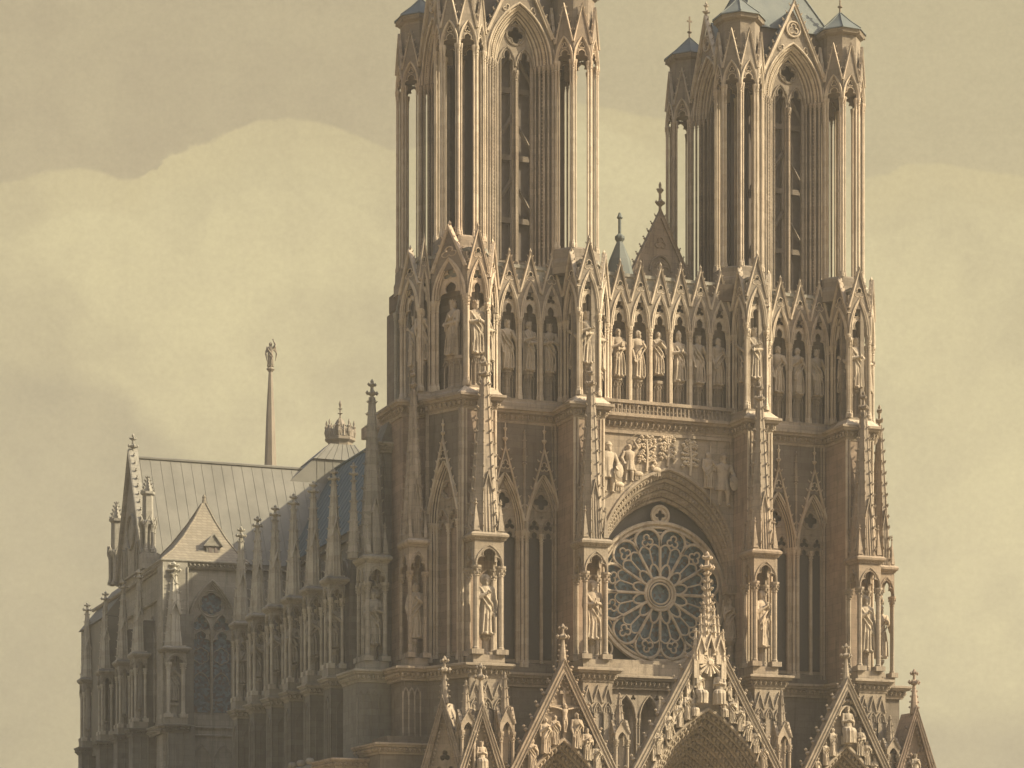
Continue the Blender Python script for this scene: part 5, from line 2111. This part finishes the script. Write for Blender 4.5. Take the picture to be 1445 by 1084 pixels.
m = MB()
cornice(m, [(-30.2, 86), (-30.2, 72.8), (-26.8, 72.8), (-26.8, 74)], 25.2, 1.0, .5)
box(m, -30.2, -26.8, 72.8, 76, 24.2, 25.15)
m.build('cornice', GREY, pav)
pw = window_tracery(2.5, 26.6, 36.2, 5.6, big=6, y0=.2, y1=.5, round_r=1.35)
pw = pw.build('pavilion_window', GREY, CATH, (-23.9, 74.1, 0))
m = MB()
plate(m, lancet(0, 2.5, 26.6, 36.2, 5.6), [], .5, .6)
m.build('pane', GLASS, pw)
m = MB()
for dd, yy, rr in ((-.45, -.25, .15), (-.2, -.1, .11), (.02, .1, .11)):
    bead(m, xz(lancet(0, 2.5 - dd, 26.4, 36.2, 5.6 - dd, 10), yy), rr, 6)
m.build('archivolt', GREY, pw)
m = MB()
for q in (-1.2, 1.2):
    bead(m, xz(foil(q, 33.5, 6, .95), .46), .07, 5, True)
    bead(m, xz(arch(q, 30.2, 1.0, 1.4, 6), .46), .07, 5)
column(m, 0, .1, 26.4, 36, .16, 8)
m.build('mullion', GREY, pw)
m = MB()
ca_, cb_ = (-23.4, 80.0)
ring = lambda t, z: [(-29.9 + (ca_ + 29.9) * t, 73.5 + (cb_ - 73.5) * t, z), (-19.6 + (ca_ + 19.6) * t, 73.5 + (cb_ - 73.5) * t, z), (-19.6 + (ca_ + 19.6) * t, 86.5 + (cb_ - 86.5) * t, z), (-29.9 + (ca_ + 29.9) * t, 86.5 + (cb_ - 86.5) * t, z)]
rr_ = [ring(0, 44.4), ring(.25, 45.75), ring(.5, 47.6), ring(.75, 49.9), ring(.96, 52.2)]
vs = [p for q in rr_ for p in q]
m.add(vs, [(i * 4 + j, i * 4 + (j + 1) % 4, i * 4 + 4 + (j + 1) % 4, i * 4 + 4 + j) for i in range(4) for j in range(4)] + [(16, 17, 18, 19)])
for j in range(4):
    bead(m, [q[j] for q in rr_], .12, 5)
lathe(m, ca_, cb_, [(.3, 52.1), (.2, 52.8), (.25, 53.0), (.05, 53.3)], 6)
m.build('pavilion_roof', TILE, CATH)
m = MB()
box(m, -24.3, -22.7, 75.0, 79, 44.6, 46.5)
m.add([(-24.6, 74.8, 46.4), (-22.4, 74.8, 46.4), (-23.5, 74.8, 47.8), (-24.6, 79, 46.4), (-22.4, 79, 46.4), (-23.5, 79, 47.8)], [(0, 1, 2), (0, 2, 5, 3), (1, 4, 5, 2)])
ribbon(m, [(-24.65, 46.35), (-23.5, 47.85), (-22.35, 46.35)], .16, 74.65, 74.85)
dm = m.build('dormer', GREY, CATH)
m = MB()
for q in (-23.85, -23.15):
    box(m, q - .24, q + .24, 74.94, 75.02, 44.8, 46.3)
m.build('dormer_window', VOID, dm)

for (x, y, sc_, lb) in ((-28.6, 71.9, 1.5, 'spired canopy on the transept corner pier'), (-31.2, 79.0, 1.0, 'spired canopy on the transept end wall'), (-31.2, 88.0, 1.0, 'spired canopy on the transept end wall'), (-31.2, 99.0, 1.0, 'spired canopy on the transept end wall'), (-31.4, 110.0, 1.0, 'spired canopy at the far left of the transept')):
    t = copy_tree(NTB, CATH, (x, y, 25.2), scale=(sc_, 1.2, .96), label=lb)
    m = MB()
    box(m, x - .9, x + 2.2, y + .0, y + 2.6, 0, 25.1)
    box(m, x + .2, x + 2.2, y + .6, y + 2.2, 25.1, 38)
    for e in (x - .9, x + .0, x + .9):
        bead(m, [(e, y, 6), (e, y, 24.5)], .12, 5)
    cornice(m, [(x - 1.0, y + 2.6), (x - 1.0, y - .05), (x + 1.6, y - .05)], 25.2, .9, .5)
    m.build('transept_buttress', SOOTGREY, CATH)
statue('praying', (-28.6, 72.9, 28.0), 4.6, 'grey stone statue in the canopy on the transept corner pier', None, -.2, GREY)
m = MB()
for i in range(9):
    y = 76 + i * 4.5
    bead(m, [(-29.5, y - 1.2, 26), (-29.5, y - 1.2, 36), (-29.5, y, 38.5), (-29.5, y + 1.2, 36), (-29.5, y + 1.2, 26)], .14, 5)
    bead(m, [(-29.5, y, 26), (-29.5, y, 37)], .1, 5)
for z in (25.2, 40.2, 43.8):
    bead(m, [(-29.5, 74, z), (-29.5, 117, z)], .25, 6)
m.build('end_wall_tracery', GREY, CATH)
m = MB()
frustum(m, -31.3, -19, 99.7, 118, 41.0, -27.5, -19.5, 100, 114.5, 46.0)
box(m, -31.0, -28.9, 99.7, 117.5, 24, 40.9)
m.build('lean_roof', LEAD, CATH)

# crossing roof with its openwork crown
m = MB()
frustum(m, -10.4, 2.9, 91.0, 97.0, 57.2, -6.6, .5, 91.05, 96.9, 60.8)
frustum(m, -6.8, .7, 90.8, 97.2, 60.75, -4.15, -.85, 92.5, 95.5, 63.1)
for i in range(7):
    x = -6.3 + i * 1.05
    bead(m, [(x, 90.82, 60.8), (-4.0 + i * .5, 92.5, 63.1)], .06, 4)
    bead(m, [(x, 91.0, 57.2), (x, 91.03, 60.7)], .05, 4)
cr_ = m.build('crossing_roof', LEAD, CATH)
m = MB()
c = (-2.4, 94.0)
lathe(m, c[0], c[1], [(1.5, 62.9), (1.55, 63.5), (1.95, 63.8), (1.95, 64.1), (1.7, 64.3)], 8, PI / 8)
for j in range(8):
    a = PI / 8 + j * PI / 4
    x, y = c[0] + 1.75 * math.cos(a), c[1] + 1.75 * math.sin(a)
    lathe(m, x, y, [(.16, 64.2), (.3, 64.8), (.2, 65.3), (.28, 65.5), (.1, 65.7), (.14, 66.0), (.03, 66.4)], 6)
    a2 = a + PI / 4
    x2, y2 = c[0] + 1.75 * math.cos(a2), c[1] + 1.75 * math.sin(a2)
    bead(m, [(x, y, 65.2), ((x + x2) / 2, (y + y2) / 2, 64.9), (x2, y2, 65.2)], .12, 5)
    bead(m, [((x + x2) / 2, (y + y2) / 2, 64.2), ((x + x2) / 2, (y + y2) / 2, 65.6)], .26, 5, r1=.07)
    for q in (.25, .75):
        bead(m, [(x + (x2 - x) * q, y + (y2 - y) * q, 64.2), (x + (x2 - x) * q, y + (y2 - y) * q, 65.2)], .17, 5, r1=.08)
    bead(m, [(x, y, 65.3), (c[0] + .5 * math.cos(a), c[1] + .5 * math.sin(a), 65.9)], .08, 5)
lathe(m, c[0], c[1], [(.8, 65.3), (.75, 65.9), (.4, 66.5), (.1, 66.7), (.1, 67.2), (.35, 67.3), (.1, 67.4), (.1, 67.8), (.3, 67.9), (.08, 68.0), (.2, 68.5), (.03, 69.0)], 8)
m.build('crown', FARLEAD, cr_)

# fleche over the choir
m = MB()
lathe(m, 0.0, 137.0, [(1.35, 52.0), (1.0, 66.0), (.62, 76.0), (.28, 82.0), (.28, 82.1), (.62, 82.5), (.3, 82.9)], 8)
m.build('fleche', FARLEAD, CATH)
m = MB()
m.add([(-8.3, 92, 46.1), (0, 92, 59.5), (11, 92, 46.1), (-8.3, 145, 46.1), (0, 145, 59.5), (11, 145, 46.1)], [(0, 1, 4, 3), (1, 2, 5, 4), (3, 4, 5)])
m.build('choir_roof', LEAD, CATH)
m = MB()
box(m, -7.8, 10.6, 99.6, 145, 0, 46)
m.build('choir_wall', GREY, CATH)
statue('angel', (0.0, 137.0, 82.9), 3.5, 'small dark winged angel with raised arm on top of the slender far spire', None, -.5, FARLEAD, 'angel_statue')

# ================================================================== aerial haze
m = MB()
box(m, -420, 420, -330, 420, -1.0, 112.0)
hm = bpy.data.materials.new('haze_air')
hm.use_nodes = True
hn = hm.node_tree
for n_ in list(hn.nodes):
    hn.nodes.remove(n_)
vo_ = hn.nodes.new('ShaderNodeVolumePrincipled')
vo_.inputs['Color'].default_value = (0.90, 0.86, 0.76, 1)
vo_.inputs['Density'].default_value = 0.00024
vo_.inputs['Anisotropy'].default_value = 0.0
ho_ = hn.nodes.new('ShaderNodeOutputMaterial')
hn.links.new(vo_.outputs[0], ho_.inputs['Volume'])
hz = m.build('haze', hm)
hz['kind'] = 'stuff'
